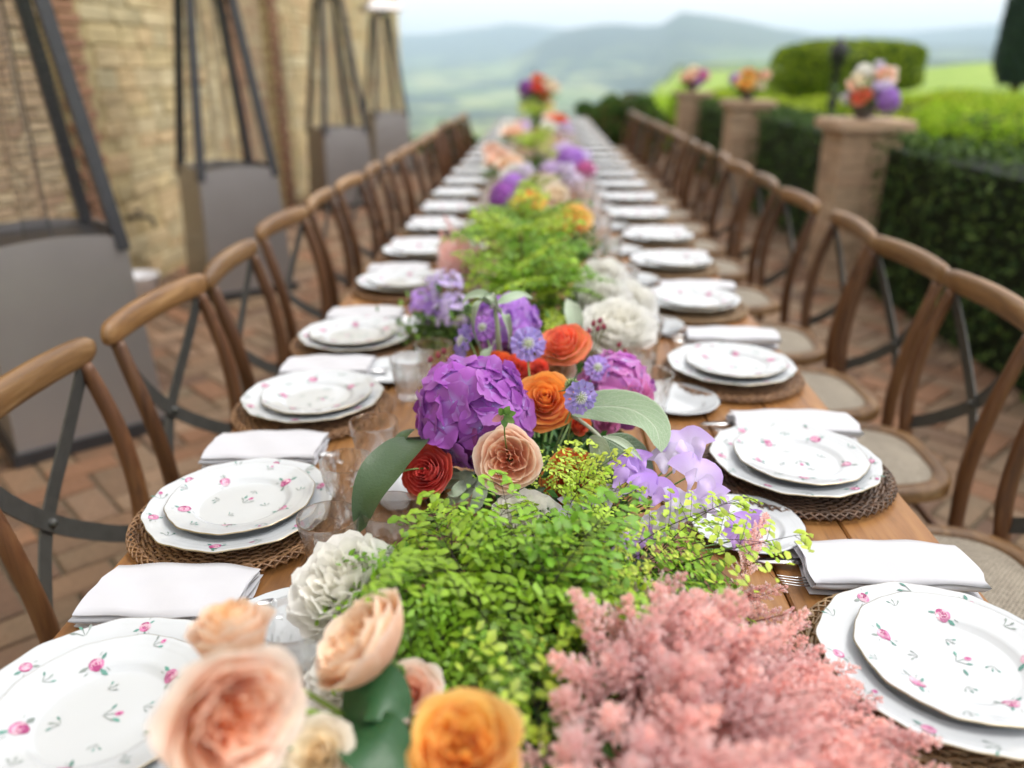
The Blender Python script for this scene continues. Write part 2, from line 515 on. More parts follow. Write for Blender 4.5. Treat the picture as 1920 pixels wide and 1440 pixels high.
def ground_z(X, Y):
    X = np.asarray(X, float); Y = np.asarray(Y, float)
    edge = 15.5 + 7.0 * np.maximum(0, X - 1.2) + 0.3 * np.maximum(0, -X - 4)
    e = np.maximum(0, Y - edge)
    z = -118 * (1 - np.exp(-e / 260.0))
    d = np.sqrt(X * X + Y * Y) + 1e-6
    z = z + sstep(200, 1200, d) * 9 * vnoise(X / 420, Y / 420, 3) + sstep(900, 2500, d) * 16 * vnoise(X / 1100, Y / 1100, 4)
    az = np.where(Y > 1, X / np.maximum(Y, 1), np.sign(X) * 3)
    # meadow rising on the right
    rise = 2.0 * sstep(34, 95, Y) * sstep(0.34, 0.5, az) * (1 - 0.4 * sstep(150, 400, Y))
    z = z + rise
    px = 1021 + az / AZK
    hA = (127 - np.interp(px, *ridA)) * 0.86 / FPX
    hB = (127 - np.interp(px, *ridB)) * 0.86 / FPX
    front = np.where(Y > 0, 1.0, 0.0)
    A = (hA * 9500 + 120) * np.exp(-((d - 9500) / 2300) ** 2)
    B = np.maximum(0, hB * 5600 + 120) * np.exp(-((d - 5600) / 1300) ** 2)
    z = z + front * (A + B) + front * sstep(3500, 6000, d) * 12 * vnoise(X / 500, Y / 500, 5)
    back = np.where(Y <= 0, 1.0, 0.0)
    z = z + back * 150 * sstep(2500, 8000, d)
    return z

radii = np.concatenate([[0], np.exp(np.linspace(math.log(2.0), math.log(12500), 210))])
nang = 288
ang = np.arange(nang) * 2 * PI / nang
X = (radii[:, None] * np.sin(ang)[None]).ravel(); Y = (radii[:, None] * np.cos(ang)[None]).ravel()
Z = ground_z(X, Y) - 0.06
mb = MB()
mb.add(np.stack([X, Y, Z], 1), [q[::-1] for q in grid(nang, len(radii), True)])

def m_terrain():
    n = NT('countryside')
    v = n.coords((1, 1, 1))
    f1 = n.noise(v, 0.0016, 3, 0.5, 0.6)
    f2 = n.noise(v, 0.006, 5, 0.6, 0.4)
    vor = n.n('TexVoronoi', Vector=v, Scale=0.0042)
    fields = n.ramp(vor.outputs['Color'], [(0.15, (0.10, 0.17, 0.045)), (0.4, (0.19, 0.24, 0.075)), (0.6, (0.27, 0.29, 0.12)), (0.85, (0.13, 0.21, 0.06))])
    woods = n.ramp(n.math('ADD', n.math('MULTIPLY', f1, 0.6), n.math('MULTIPLY', f2, 0.5)), [(0.53, (0, 0, 0)), (0.57, (1, 1, 1))])
    far = n.mix(fields, (0.02, 0.042, 0.03), woods)
    sp = n.n('SeparateXYZ', Vector=v)
    hi = n.ramp(n.math('MULTIPLY', sp.outputs[2], 0.004), [(0.0, (0, 0, 0)), (0.5, (1, 1, 1))])
    far = n.mix(far, (0.018, 0.036, 0.032), n.math('MULTIPLY', hi, 0.9))
    g = n.noise(v, 0.35, 6, 0.65)
    near = n.ramp(g, [(0.3, (0.14, 0.25, 0.03)), (0.5, (0.22, 0.33, 0.045)), (0.72, (0.30, 0.37, 0.08))])
    dist = n.n('VectorMath', _operation='LENGTH', i0=v).outputs['Value']
    k = n.ramp(n.math('MULTIPLY', dist, 1 / 1500.0), [(0.12, (0, 0, 0)), (0.5, (1, 1, 1))])
    c = n.mix(near, far, k)
    return n.done(n.pbr(c, 0.95, n.bump(g, 0.5, 0.15)))
tag(ob('terrain', mb.mesh('terrain', m_terrain())), kind='structure')

# ------------------------------------------------------------------ haze
def m_haze():
    n = NT('haze')
    n.t.nodes.remove(n.out); n.out = n.t.nodes.new('ShaderNodeOutputMaterial')
    p = n.n('VolumePrincipled', Color=(0.66, 0.83, 1.0, 1), Density=HAZE, Anisotropy=0.2)
    n.t.links.new(p.outputs[0], n.out.inputs['Volume'])
    return n.mat
HAZE = 1.5e-4
mb = MB(); box(mb, -13000, 13000, -13000, 13000, float(Z.min()) - 1.5, float(Z.max()) + 12)
tag(ob('haze', mb.mesh('haze', m_haze(), False)), 'pale blue haze over the valley and far hills', 'haze', kind='stuff')

# ------------------------------------------------------------------ terrace paving (herringbone bricks)
mb = MB(); box(mb, -4.2, 3.2, -3.0, 14.8, -0.5, 0.0)
terrace = tag(ob('terrace', mb.mesh('terrace', M_JOINT, False)), kind='structure')
BL, BW = 0.25, 0.125
cells = []
for i in range(-70, 110):
    for j in range(-40, 60):
        x0 = i * BW + j * 2 * BL
        y0 = i * BW
        cells.append((x0, y0, BL, BW))              # lying
        cells.append((x0 - BW, y0, BW, BL))         # standing
c45, s45 = math.cos(PI / 4), math.sin(PI / 4)
vis = []
for (x0, y0, w, h) in cells:
    cx, cy = x0 + w / 2, y0 + h / 2
    X0, Y0 = c45 * cx - s45 * cy, s45 * cx + c45 * cy
    if -4.1 < X0 < 3.1 and -0.6 < Y0 < 14.7:
        vis.append((X0, Y0, PI / 4 + (0 if w > h else PI / 2)))
def seen_weight(b):
    X0, Y0, _ = b
    z = Y0 * 0.93 + 1.415 * 0.37
    if Y0 < 0.9: return 0
    px = 1021 + FPX * X0 / z
    py = 127 + FPX * 1.415 / 0.93 / z
    if not (-20 < px < 1940 and py < 1460): return 0
    if -0.62 < X0 < 0.62 or X0 < -2.75 or X0 > 2.2: return 0
    return 1.0 / (z * z)
vis.sort(key=seen_weight, reverse=True)
pave_meshes = []
for k in range(6):
    mb = MB()
    bevbox(mb, -BL / 2 + 0.005, BL / 2 - 0.005, -BW / 2 + 0.005, BW / 2 - 0.005, -0.02, 0.012, 0.006)
    v = mb.v[0]; v[16:, 2] += rng.uniform(-0.002, 0.002, 8)
    pave_meshes.append(mb.mesh('paving_brick', M_PAVE, False))
rest = MB()
pcols = [(0.17, 0.085, 0.045), (0.22, 0.11, 0.058), (0.17, 0.115, 0.07), (0.25, 0.16, 0.10), (0.11, 0.062, 0.038), (0.20, 0.13, 0.075)]
for k, (x, y, a) in enumerate(vis):
    dz = random.uniform(-0.004, 0.003); da = a + random.uniform(-0.02, 0.02)
    if k < 300:
        o = ob('paving_brick', random.choice(pave_meshes), terrace, T(x, y, dz + 0.001) @ RZ(da))
    else:
        q = MB()
        V = [(sx * (BL / 2 - 0.006), sy * (BW / 2 - 0.006), z) for z in (-0.01, 0.012) for sx, sy in ((-1, -1), (1, -1), (1, 1), (-1, 1))]
        q.add(V, [(4, 5, 6, 7), (0, 1, 5, 4), (1, 2, 6, 5), (2, 3, 7, 6), (3, 0, 4, 7)], random.choice(pcols))
        rest.join(q, T(x, y, dz) @ RZ(da))
tag(ob('paving_bricks_far', rest.mesh('paving_bricks_far', M_VSTONE, False), terrace), kind='stuff')

# ------------------------------------------------------------------ farmhouse wall
WX = -2.75
wall = thing('farmhouse_wall', 'old yellow stone farmhouse wall with brick jambs along the left of the terrace', 'wall', (WX, 0, 0))
mb = MB()
WY1 = 16.2
openings = [(3.45, 4.75, 0.0, 2.35), (7.65, 8.55, 0.0, 2.35)]     # y0, y1, z0, z1
ys = sorted({-2.0, WY1, *[o[0] for o in openings], *[o[1] for o in openings]})
zs = sorted({-0.3, 4.2, *[o[2] for o in openings if o[2] > 0], *[o[3] for o in openings]})
for a, b in zip(ys[:-1], ys[1:]):
    for c, d in zip(zs[:-1], zs[1:]):
        ym, zm = (a + b) / 2, (c + d) / 2
        if any(o[0] < ym < o[1] and o[2] < zm < o[3] for o in openings): continue
        box(mb, -0.5, 0, a, b, c, d)
ob('masonry', mb.mesh('masonry', M_MORTAR, False), wall)
mb = MB(); box(mb, -1.2, -0.5, -2, WY1, -0.3, 4.2)
ob('backing', mb.mesh('backing', m_simple('dim_plaster', (0.2, 0.17, 0.12), 0.9, 0, 6, 0.2, 0.3), False), wall)
stone_meshes = []
for k in range(8):
    mb = MB()
    L, H = 0.30, 0.10
    bevbox(mb, -L / 2 + 0.004, L / 2 - 0.004, -H / 2 + 0.004, H / 2 - 0.004, -0.02, 0.012 + 0.006 * random.random(), 0.01)
    mb.v[0][:, :2] += rng.uniform(-0.006, 0.006, (24, 2))
    mb.v[0][16:, 2] += rng.uniform(-0.006, 0.004, 8)
    stone_meshes.append(mb.mesh('wall_stone', M_WALLST, False))
# local brick frame: length along +Y, height along +Z, outward +X
B = Matrix(((0, 0, 1, 0), (1, 0, 0, 0), (0, 1, 0, 0), (0, 0, 0, 1)))
stones = []
z = 0.06; row = 0
while z < 4.15:
    hgt = random.choice((0.07, 0.09, 0.11, 0.13))
    y = 1.8 + random.uniform(-0.2, 0)
    while y < WY1 - 0.1:
        L = random.uniform(0.16, 0.42)
        if y + L > WY1: L = WY1 - y
        a, b = y, y + L
        hit = False
        for o in openings:
            if o[2] - 0.01 < z + hgt / 2 < o[3] + 0.28 and b > o[0] - 0.26 and a < o[1] + 0.26: hit = True
        if not hit and L > 0.08:
            stones.append((a + L / 2, z + hgt / 2, L, hgt))
        y += L
    z += hgt
def stone_w(s):
    y, zz, L, H = s
    zc = y * 0.93 + (1.415 - zz) * 0.37
    px = 1021 + FPX * WX / zc; py = 127 + FPX * (1.415 - zz) / 0.93 / zc
    if not (-20 < px < 770 and -20 < py < 520): return 0
    return L * H / (zc * zc)
stones.sort(key=stone_w, reverse=True)
rest = MB()
wcols = [(0.52, 0.41, 0.21), (0.56, 0.45, 0.25), (0.53, 0.39, 0.21), (0.58, 0.49, 0.30), (0.50, 0.41, 0.23), (0.54, 0.38, 0.21)]
for k, (y, zz, L, H) in enumerate(stones):
    Mx = T(0.004, y, zz) @ B @ S(L / 0.30, H / 0.10, 1)
    if k < 300: ob('stone', random.choice(stone_meshes), wall, Mx)
    else:
        q = MB(); bevbox(q, -0.146, 0.146, -0.045, 0.045, -0.02, 0.014, 0.009, random.choice(wcols)); rest.join(q, Mx)
tag(ob('stones_far', rest.mesh('stones_far', M_VSTONE, False), wall), kind='stuff')
mb = MB(); bevbox(mb, -0.118, 0.118, -0.028, 0.028, -0.02, 0.02, 0.004)
jamb_me = mb.mesh('jamb_brick', M_REDBRICK, False)
infill_me = jamb_me.copy(); infill_me.materials[0] = M_INFILL
for (y0, y1, z0, z1) in openings:
    for side in (y0 - 0.125, y1 + 0.125):
        zz = z0 + 0.03; k = 0
        while zz < z1:
            ob('jamb_brick', jamb_me, wall, T(0.012 + random.uniform(-.004, .004), side + (0.02 if k % 2 else -0.02), zz) @ B)
            zz += 0.066; k += 1
    n = int((y1 - y0 + 0.4) / 0.066)
    for k in range(n):
        yy = y0 - 0.2 + (k + 0.5) * (y1 - y0 + 0.4) / n
        ob('lintel_brick', jamb_me, wall, T(0.014, yy, z1 + 0.12) @ B @ RZ(PI / 2 + (yy - (y0 + y1) / 2) * -0.12))
    # the old doorway is bricked up, its infill set back behind the jambs
    mb = MB(); box(mb, -0.3, -0.085, y0, y1, z0, z1); ob('infill_mortar', mb.mesh('infill_mortar', M_MORTAR, False), wall)
    zz = z0 + 0.035; r = 0
    while zz < z1 - 0.02:
        yy = y0 + (0.12 if r % 2 else 0.0)
        while yy < y1 - 0.1:
            ob('infill_brick', infill_me, wall, T(-0.082 + random.uniform(-.004, .004), yy + 0.12, zz) @ B)
            yy += 0.246
        zz += 0.067; r += 1

# small fittings on the wall
tap = thing('wall_tap', 'small dark iron tap sticking out of the yellow wall above a white bucket', 'tap', (WX + 0.02, 5.15, 0.50))
mb = MB(); tube(mb, smoothpath([(0, 0, 0), (0.10, 0, 0.005), (0.17, 0, -0.005), (0.18, 0, -0.06)], 14), 0.013, 8)
ob('spout', mb.mesh('spout', M_IRON), tap)
mb = MB(); tube(mb, [(0.09, 0, 0), (0.09, 0, 0.045)], 0.008); tube(mb, [(0.09, -0.04, 0.048), (0.09, 0.04, 0.048)], 0.007)
ob('handle', mb.mesh('handle', M_IRON), tap)
basin = thing('bucket', 'white enamel bucket standing by the wall beside the nearest heater', 'bucket', (WX + 0.06, 4.78, 0.012))
mb = MB()
revolve(mb, [(0.001, 0.0), (0.085, 0.0), (0.115, 0.19), (0.122, 0.195), (0.122, 0.205), (0.112, 0.203), (0.083, 0.01), (0.001, 0.01)], 32)
mb.xf(T(0.17, 0, 0)); ob('bowl', mb.mesh('bowl', M_WHITE), basin)
mb = MB(); tube(mb, smoothpath([(0.17, -0.118, 0.19), (0.235, -0.08, 0.12), (0.26, 0, 0.09), (0.235, 0.08, 0.12), (0.17, 0.118, 0.19)], 20), 0.003, 6); ob('handle', mb.mesh('handle', M_STEEL), basin)

# ------------------------------------------------------------------ patio heaters
def make_heater():
    h = thing('patio_heater', '', 'heater', (0, 0, 0), 0, 'pyramid patio heaters along the farmhouse wall')
    a0, a1, zb = 0.275, 0.245, 0.80                 # half widths at foot and panel top
    for k in range(4):
        mb = MB()
        R4 = RZ(k * PI / 2)
        n = 13
        us = np.linspace(-1, 1, n)
        arch = 0.025 * (1 - us ** 2)
        bot = [(u * a0, -a0, 0.05) for u in us]
        top = [(u * a1, -a1, zb + c) for u, c in zip(us, arch)]
        bi = [(u * (a0 - 0.01), -a0 + 0.012, 0.05) for u in us]
        ti = [(u * (a1 - 0.01), -a1 + 0.012, zb + c) for u, c in zip(us, arch)]
        mb.add(np.array(bot + top), grid(n, 2)); mb.add(np.array(top + ti), grid(n, 2)); mb.add(np.array(ti + bi), grid(n, 2))
        mb.xf(R4); ob('panel', mb.mesh('panel', M_PANEL, False), h)
        mb = MB()
        d = 0.011
        tube(mb, [np.array([-a1 + d, -a1 + d, zb - 0.05]), np.array([-0.095, -0.095, 2.06])], 0.033, 4, up=(1, 1, 0))
        mb.xf(R4); ob('post', mb.mesh('post', M_POST, False), h)
        mb = MB()                                   # wire guard on each face
        for j in range(46):
            z0 = zb + 0.06 + j * 0.026
            t = (z0 - zb) / (2.06 - zb); w = a1 * (1 - t) + 0.095 * t
            tube(mb, [(-w + 0.01, -w + 0.012, z0), (w - 0.01, -w + 0.012, z0)], 0.0016, 3)
        for u in (0.0,):
            tube(mb, [(u * a1, -a1 + 0.014, zb), (u * 0.095, -0.095 + 0.014, 2.06)], 0.002, 3, up=(1, 0, 0))
        mb.xf(R4); tag(ob('wire_guard', mb.mesh('wire_guard', M_POST, False), h), kind='stuff')
    mb = MB(); box(mb, -a0 - 0.02, a0 + 0.02, -a0 - 0.02, a0 + 0.02, 0.0, 0.05); ob('foot', mb.mesh('foot', M_POST, False), h)
    mb = MB(); box(mb, -a1 + 0.012, a1 - 0.012, -a1 + 0.012, a1 - 0.012, zb - 0.03, zb - 0.005); ob('shelf', mb.mesh('shelf', M_POST, False), h)
    mb = MB(); revolve(mb, [(0.05, zb), (0.05, 2.05), (0.046, 2.05), (0.046, zb)], 24); ob('flame_tube', mb.mesh('flame_tube', m_simple('clear_tube', (0.95, 0.95, 0.95), 0.05, 0, 0, Transmission__Weight=1.0, IOR=1.08)), h)
    mb = MB(); revolve(mb, [(0.0, 2.30), (0.2, 2.26), (0.37, 2.14), (0.375, 2.12), (0.36, 2.13), (0.1, 2.2), (0.0, 2.2)], 4); mb.xf(RZ(PI / 4))
    ob('hood', mb.mesh('hood', M_PANEL, False), h)
    mb = MB(); revolve(mb, [(0.0, 2.04), (0.11, 2.04), (0.11, 2.12), (0.05, 2.16), (0.05, 2.24), (0, 2.24)], 24); ob('burner', mb.mesh('burner', M_STEEL), h)
    return h
hspots = [(-1.95, 3.0, 'nearest tall pyramid patio heater with a dark grey panel base'),
          (-2.06, 5.25, 'second pyramid patio heater from the camera, brick jamb just behind it'),
          (-2.20, 8.8, 'third pyramid patio heater from the camera, pale panel above the chair backs'),
          (-2.26, 11.9, 'farthest pyramid patio heater, standing at the end of the wall')]
for k, (x, y, lb) in enumerate(hspots):
    o = dup(heater) if k else make_heater()
    if not k: heater = o
    o.location = (x, y, 0.012); o.rotation_euler = (0, 0, math.radians((43, 38, 36, 30)[k])); o['label'] = lb

# ------------------------------------------------------------------ leaf masses
def leaf_cards(n, pos, size, cols, flat=0.35, nrm=None, jitter=0.35):
    """n two-triangle folded leaves at pos; returns an MB"""
    pos = np.asarray(pos)
    d = rng.normal(size=(n, 3)); 
    if nrm is not None: d = nrm + jitter * d
    d /= np.linalg.norm(d, axis=1)[:, None]
    t = rng.normal(size=(n, 3)); t -= d * (t * d).sum(1)[:, None]; t /= np.linalg.norm(t, axis=1)[:, None]
    b = np.cross(d, t)
    sz = size * rng.uniform(0.6, 1.3, (n, 1))
    V = np.stack([pos - t * sz * 0.9, pos + b * sz * 0.42 + d * sz * 0.15, pos + t * sz * 0.9, pos - b * sz * 0.42 + d * sz * 0.15], 1).reshape(-1, 3)
    F = np.arange(4 * n).reshape(-1, 4).tolist()
    cols = np.asarray(cols, float)
    c = cols[rng.integers(0, len(cols), n)] * rng.uniform(0.7, 1.25, (n, 1))
    mb = MB(); mb.add(V, F, np.repeat(c, 4, 0))
    return mb

DARKG = [(0.05, 0.10, 0.024), (0.07, 0.135, 0.032), (0.03, 0.07, 0.02), (0.10, 0.17, 0.04)]
LIME = [(0.33, 0.48, 0.03), (0.40, 0.52, 0.04), (0.22, 0.37, 0.022), (0.44, 0.54, 0.06)]
MIDG = [(0.06, 0.13, 0.025), (0.085, 0.165, 0.03), (0.045, 0.10, 0.02)]

def hedge_section(label, y0, y1, group):
    h = thing('boxwood_hedge', label, 'hedge', (2.45, (y0 + y1) / 2, 0), 0, group)
    L = (y1 - y0) / 2; W = 0.26; H = 0.985
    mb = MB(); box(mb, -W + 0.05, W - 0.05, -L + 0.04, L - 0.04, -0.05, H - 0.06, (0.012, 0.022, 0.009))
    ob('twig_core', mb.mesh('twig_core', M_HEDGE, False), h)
    n = int(4200 * L)
    f = rng.integers(0, 3, n)
    P = np.stack([rng.uniform(-W, W, n), rng.uniform(-L, L, n), rng.uniform(0, H, n)], 1)
    N = np.zeros((n, 3))
    P[f == 0, 0] = -W; N[f == 0, 0] = -1
    P[f == 1, 2] = H; N[f == 1, 2] = 1
    P[f == 2, 1] = -L; N[f == 2, 1] = -1
    P += rng.normal(0, 0.022, (n, 3)); P += N * (0.03 * np.sin(P[:, 1] * 5.3 + 1) * np.sin(P[:, 2] * 6.1 + P[:, 0] * 4))[:, None]
    mb = leaf_cards(n, P, 0.026, DARKG, nrm=N, jitter=0.7)
    tag(ob('foliage', mb.mesh('foliage', M_HEDGE, False), h), kind='stuff')

def bush(name, label, cat, loc, rx, ry, rz, n, size, cols, group=None, trunk=0.0, core=True, squash=2.0, noise=0.12):
    h = thing(name, label, cat, loc, 0, group)
    d = rng.normal(size=(n, 3)); d /= np.linalg.norm(d, axis=1)[:, None]
    ph = rng.uniform(0, 6.28, 6)
    lump = 1 + noise * (np.sin(3 * d[:, 0] * 2 + ph[0]) + np.sin(5 * d[:, 1] + ph[1]) + np.sin(6 * d[:, 2] + 4 * d[:, 0] + ph[2])) 
    rad = lump * (1 - 0.35 * rng.random(n) ** 2.5)
    e = np.sign(d) * np.abs(d) ** (2.0 / squash)
    P = e * np.array([rx, ry, rz]) * rad[:, None] + np.array([0, 0, rz + trunk])
    mb = leaf_cards(n, P, size, cols, nrm=d, jitter=0.9)
    tag(ob('crown', mb.mesh('crown', M_GARDEN, False), h), kind='stuff')
    if core:
        mb = MB()
        m = 14
        us = np.linspace(0, PI, 9)
        prof = [(max(0.001, math.sin(a)) , -math.cos(a)) for a in us]
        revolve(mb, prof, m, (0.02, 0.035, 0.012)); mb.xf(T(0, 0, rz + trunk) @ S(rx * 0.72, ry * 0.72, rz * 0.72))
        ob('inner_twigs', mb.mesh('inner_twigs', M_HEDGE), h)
    mb = MB()
    tube(mb, smoothpath([(0, 0, -0.1), (0.02 * rx, 0, trunk * 0.5 + 0.05), (0, 0.02, trunk + rz * 0.8)], 8), np.linspace(0.06, 0.03, 8) * max(0.4, min(rx, 2)), 7)
    ob('trunk', mb.mesh('trunk', M_CHAIR), h)
    return h

# brick piers
mb = MB(); bevbox(mb, -0.118, 0.118, -0.115, 0.115, 0.0, 0.062, 0.006)
pb_me = mb.mesh('pier_brick', M_BRICK, False)
mb = MB()
for (a, z0, z1) in ((0.25, 1.0, 1.03), (0.30, 1.03, 1.095)):
    bevbox(mb, -a, a, -a, a, z0, z1, 0.012)
cap_me = mb.mesh('pier_cap', M_BRICK, False)
pier_y = [5.75, 9.05, 12.4]
pier_lab = ['nearest square brick pier with a flat cap between the dark hedges',
            'middle brick pier of three along the hedge', 'farthest brick pier of three, near the end of the hedge']
for y, lb in zip(pier_y, pier_lab):
    p = thing('brick_pier', lb, 'pier', (2.17, y, 0), 0, 'brick piers along the hedge'); p.scale = (0.84, 0.84, 1)
    for c in range(15):
        for (sx, sy) in ((-1, -1), (1, -1), (1, 1), (-1, 1)):
            off = 0.004 * random.uniform(-1, 1)
            ob('brick', pb_me, p, T(sx * 0.119 + off, sy * 0.117 + off, 0.01 + c * 0.066) @ RZ(0 if c % 2 else PI / 2))
    ob('cap', cap_me, p)
    mb = MB(); box(mb, -0.225, 0.225, -0.225, 0.225, -0.05, 1.0); ob('mortar_core', mb.mesh('mortar_core', M_JOINT, False), p)
hedge_section('near dark clipped boxwood hedge at the right edge, this side of the piers', 1.6, 5.48, 'clipped hedge between the piers')
hedge_section('dark clipped hedge between the nearest and the middle brick pier', 6.02, 8.78, 'clipped hedge between the piers')
hedge_section('dark clipped hedge between the middle and the farthest brick pier', 9.32, 12.13, 'clipped hedge between the piers')

# lawn with long grass beyond the hedge
def blades(n, x, y, h, w, cols):
    x, y = np.asarray(x), np.asarray(y)
    z = ground_z(x, y) - 0.06
    a = rng.uniform(0, 2 * PI, n); hh = h * rng.uniform(0.5, 1.3, n); lean = rng.normal(0, 0.35, (n, 2)) * hh[:, None]
    dx, dy = np.cos(a) * w, np.sin(a) * w
    V = np.stack([np.stack([x - dx, y - dy, z], 1), np.stack([x + dx, y + dy, z], 1), np.stack([x + lean[:, 0], y + lean[:, 1], z + hh], 1)], 1).reshape(-1, 3)
    c = np.asarray(cols)[rng.integers(0, len(cols), n)] * rng.uniform(0.75, 1.25, (n, 1))
    mb = MB(); mb.add(V, np.arange(3 * n).reshape(-1, 3).tolist(), np.repeat(c, 3, 0)); return mb
n = 60000
yy = 6 + 40 * rng.random(n) ** 1.5; xx = 2.9 + rng.random(n) * (0.55 * yy + 4)
mb = blades(n, xx, yy, 0.30, 0.012, LIME)
n = 9000
yy = 15 + 3 * rng.random(n); xx = rng.uniform(-3, 2.5, n)
mb.join(blades(n, xx, yy, 0.3, 0.015, MIDG))
tag(ob('long_grass', mb.mesh('long_grass', M_GARDEN, False)), 'bright green long grass of the garden beyond the hedge', 'grass', kind='stuff')

# shrubs and trees of the garden
for k, (x, y, rx, rz, cols, lb) in enumerate([
        (6.9, 12.5, 1.5, 0.52, LIME, 'lime green low shrub at the right edge behind the near hedge'),
        (6.3, 15.2, 1.4, 0.50, LIME, 'lime green low shrub right of the nearest flower topped pier'),
        (8.9, 17.0, 1.9, 0.50, LIME, 'lime green spreading shrub below the cypress'),
        (5.0, 17.0, 1.2, 0.48, LIME, 'lime green shrub behind the nearest pier and its flowers'),
        (5.7, 22.0, 1.6, 0.55, LIME, 'lime green shrub below the large clipped bush'),
        (3.7, 16.4, 0.9, 0.52, LIME, 'yellow green shrub between the middle and the farthest pier'),
        (2.55, 14.6, 0.55, 0.56, LIME, 'yellow green shrub just left of the farthest pier'),
        (1.35, 13.2, 0.62, 0.52, MIDG + [(0.16, 0.12, 0.04)], 'olive green shrub with russet tips beyond the table end'),
        (0.95, 13.9, 0.45, 0.5, MIDG, 'mid green shrub right behind the end of the table'),
        (-1.35, 12.4, 0.35, 0.35, MIDG, 'small green shrub at the end of the left chair row')]):
    bush('shrub', lb, 'shrub', (x, y, float(ground_z(x, y)) - 0.05), rx, rx * 0.8, rz, int(3200 + 900 * rx), 0.05 + 0.012 * rx, cols, 'garden shrubs')
bush('topiary_bush', 'large flat topped clipped bush rising behind the piers', 'bush', (7.35, 21.5, -0.05), 1.75, 1.5, 0.62, 16000, 0.06, LIME + MIDG, None, 0.85, True, 3.0, 0.03)
bush('round_tree', 'small dark round tree far off right of the clipped bush', 'tree', (24.6, 60, float(ground_z(24.6, 60))), 1.2, 1.2, 1.0, 2600, 0.14, DARKG + MIDG, None, 0.5)
# cypress
cy = thing('cypress_tree', 'tall dark cypress cut by the upper right edge of the view', 'tree', (25.8, 47.5, float(ground_z(25.8, 47.5)) - 0.1))
n = 26000
zz = rng.random(n) ** 0.9 * 15 + 0.4
rad = 1.45 * np.minimum(1, (zz / 2.2) ** 0.35) * (1 - (zz / 15.6) ** 2.2) ** 0.8
a = rng.uniform(0, 2 * PI, n)
rad = rad * (1 + 0.07 * np.sin(3 * a + zz) + 0.05 * np.sin(7 * a - 2 * zz)) * (1 - 0.4 * rng.random(n) ** 3)
P = np.stack([np.cos(a) * rad + 0.035 * zz, np.sin(a) * rad, zz], 1)
Nn = np.stack([np.cos(a), np.sin(a), np.full(n, 0.7)], 1)
tag(ob('crown', leaf_cards(n, P, 0.17, [(0.02, 0.042, 0.02), (0.028, 0.055, 0.024), (0.014, 0.03, 0.015)], nrm=Nn, jitter=0.5).mesh('crown', M_HEDGE, False), cy), kind='stuff')
mb = MB(); tube(mb, [(0, 0, -0.2), (0.1, 0, 3), (0.3, 0, 9), (0.5, 0, 14)], np.array([0.28, 0.22, 0.14, 0.03]), 8); ob('trunk', mb.mesh('trunk', M_CHAIR), cy)
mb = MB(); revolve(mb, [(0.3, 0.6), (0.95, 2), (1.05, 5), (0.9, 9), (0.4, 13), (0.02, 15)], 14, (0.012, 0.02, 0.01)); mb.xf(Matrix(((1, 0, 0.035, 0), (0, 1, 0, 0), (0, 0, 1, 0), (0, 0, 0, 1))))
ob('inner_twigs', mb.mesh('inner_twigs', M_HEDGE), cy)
# lamp post
lp = thing('lamp_post', 'black iron lamp post with a round lantern behind the hedge', 'lamp post', (4.25, 12.6, -0.06))
mb = MB(); revolve(mb, [(0.0, 0), (0.13, 0), (0.13, 0.1), (0.07, 0.18), (0.055, 0.9), (0.075, 1.0), (0.05, 1.08), (0.05, 1.5), (0.10, 1.53), (0, 1.53)], 14)
ob('post', mb.mesh('post', M_BLACK), lp)
mb = MB(); revolve(mb, [(0.0, 1.53), (0.07, 1.53), (0.115, 1.6), (0.13, 1.68), (0.115, 1.76), (0.06, 1.82), (0.03, 1.86), (0.0, 1.9)], 14)
ob('lantern', mb.mesh('lantern', M_BLACK), lp)

# ================================================================== TABLE
Y0T, Y1T = -0.35, 11.25
table = thing('banquet_table', 'very long plank dining table running away from the camera', 'table', (0, 0, 0))
NPL = 9; PW = 1.2 / NPL
for i in range(NPL):
    y = Y0T
    first = True
    while y < Y1T - 0.01:
        L = random.uniform(0.7, 2.3) if first else 2.32
        first = False
        y2 = min(Y1T, y + L)
        if Y1T - y2 < 0.4: y2 = Y1T
        mb = MB()
        x0 = -0.6 + i * PW
        dz = random.uniform(-0.0012, 0.0006)
        # plank with softened long edges
        b = 0.003
        pr = [(x0 + 0.0012, -0.035), (x0 + 0.0012, -b), (x0 + 0.0012 + b, 0), (x0 + PW - 0.0012 - b, 0), (x0 + PW - 0.0012, -b), (x0 + PW - 0.0012, -0.035)]
        V = [(px, yy, TOP + pz + dz) for yy in (y + 0.0006, y2 - 0.0006) for px, pz in pr]
        F = [(k, (k + 1) % 6, (k + 1) % 6 + 6, k + 6) for k in range(6)]
        F = [q[::-1] for q in F] + [(0, 1, 2, 3, 4, 5), (11, 10, 9, 8, 7, 6)]
        mb.add(V, F)
        ob('plank', mb.mesh('plank', M_TABLE, False), table)
        y = y2
for s in (-1, 1):
    mb = MB(); box(mb, s * 0.52 - 0.015, s * 0.52 + 0.015, Y0T + 0.1, Y1T - 0.1, TOP - 0.14, TOP - 0.0362)
    ob('apron', mb.mesh('apron', M_TABLE, False), table)
    for y in (-0.2, 2.05, 2.35, 4.5, 4.8, 7.0, 7.3, 9.4, 11.1):
        mb = MB(); bevbox(mb, s * 0.5 - 0.035, s * 0.5 + 0.035, y - 0.035, y + 0.035, 0.012, TOP - 0.0362, 0.004)
        ob('leg', mb.mesh('leg', M_TABLE, False), table)
mb = MB(); box(mb, -0.08, 0.08, Y0T + 0.05, Y1T - 0.05, TOP - 0.06, TOP - 0.0364); ob('batten', mb.mesh('batten', M_TABLE, False), table)

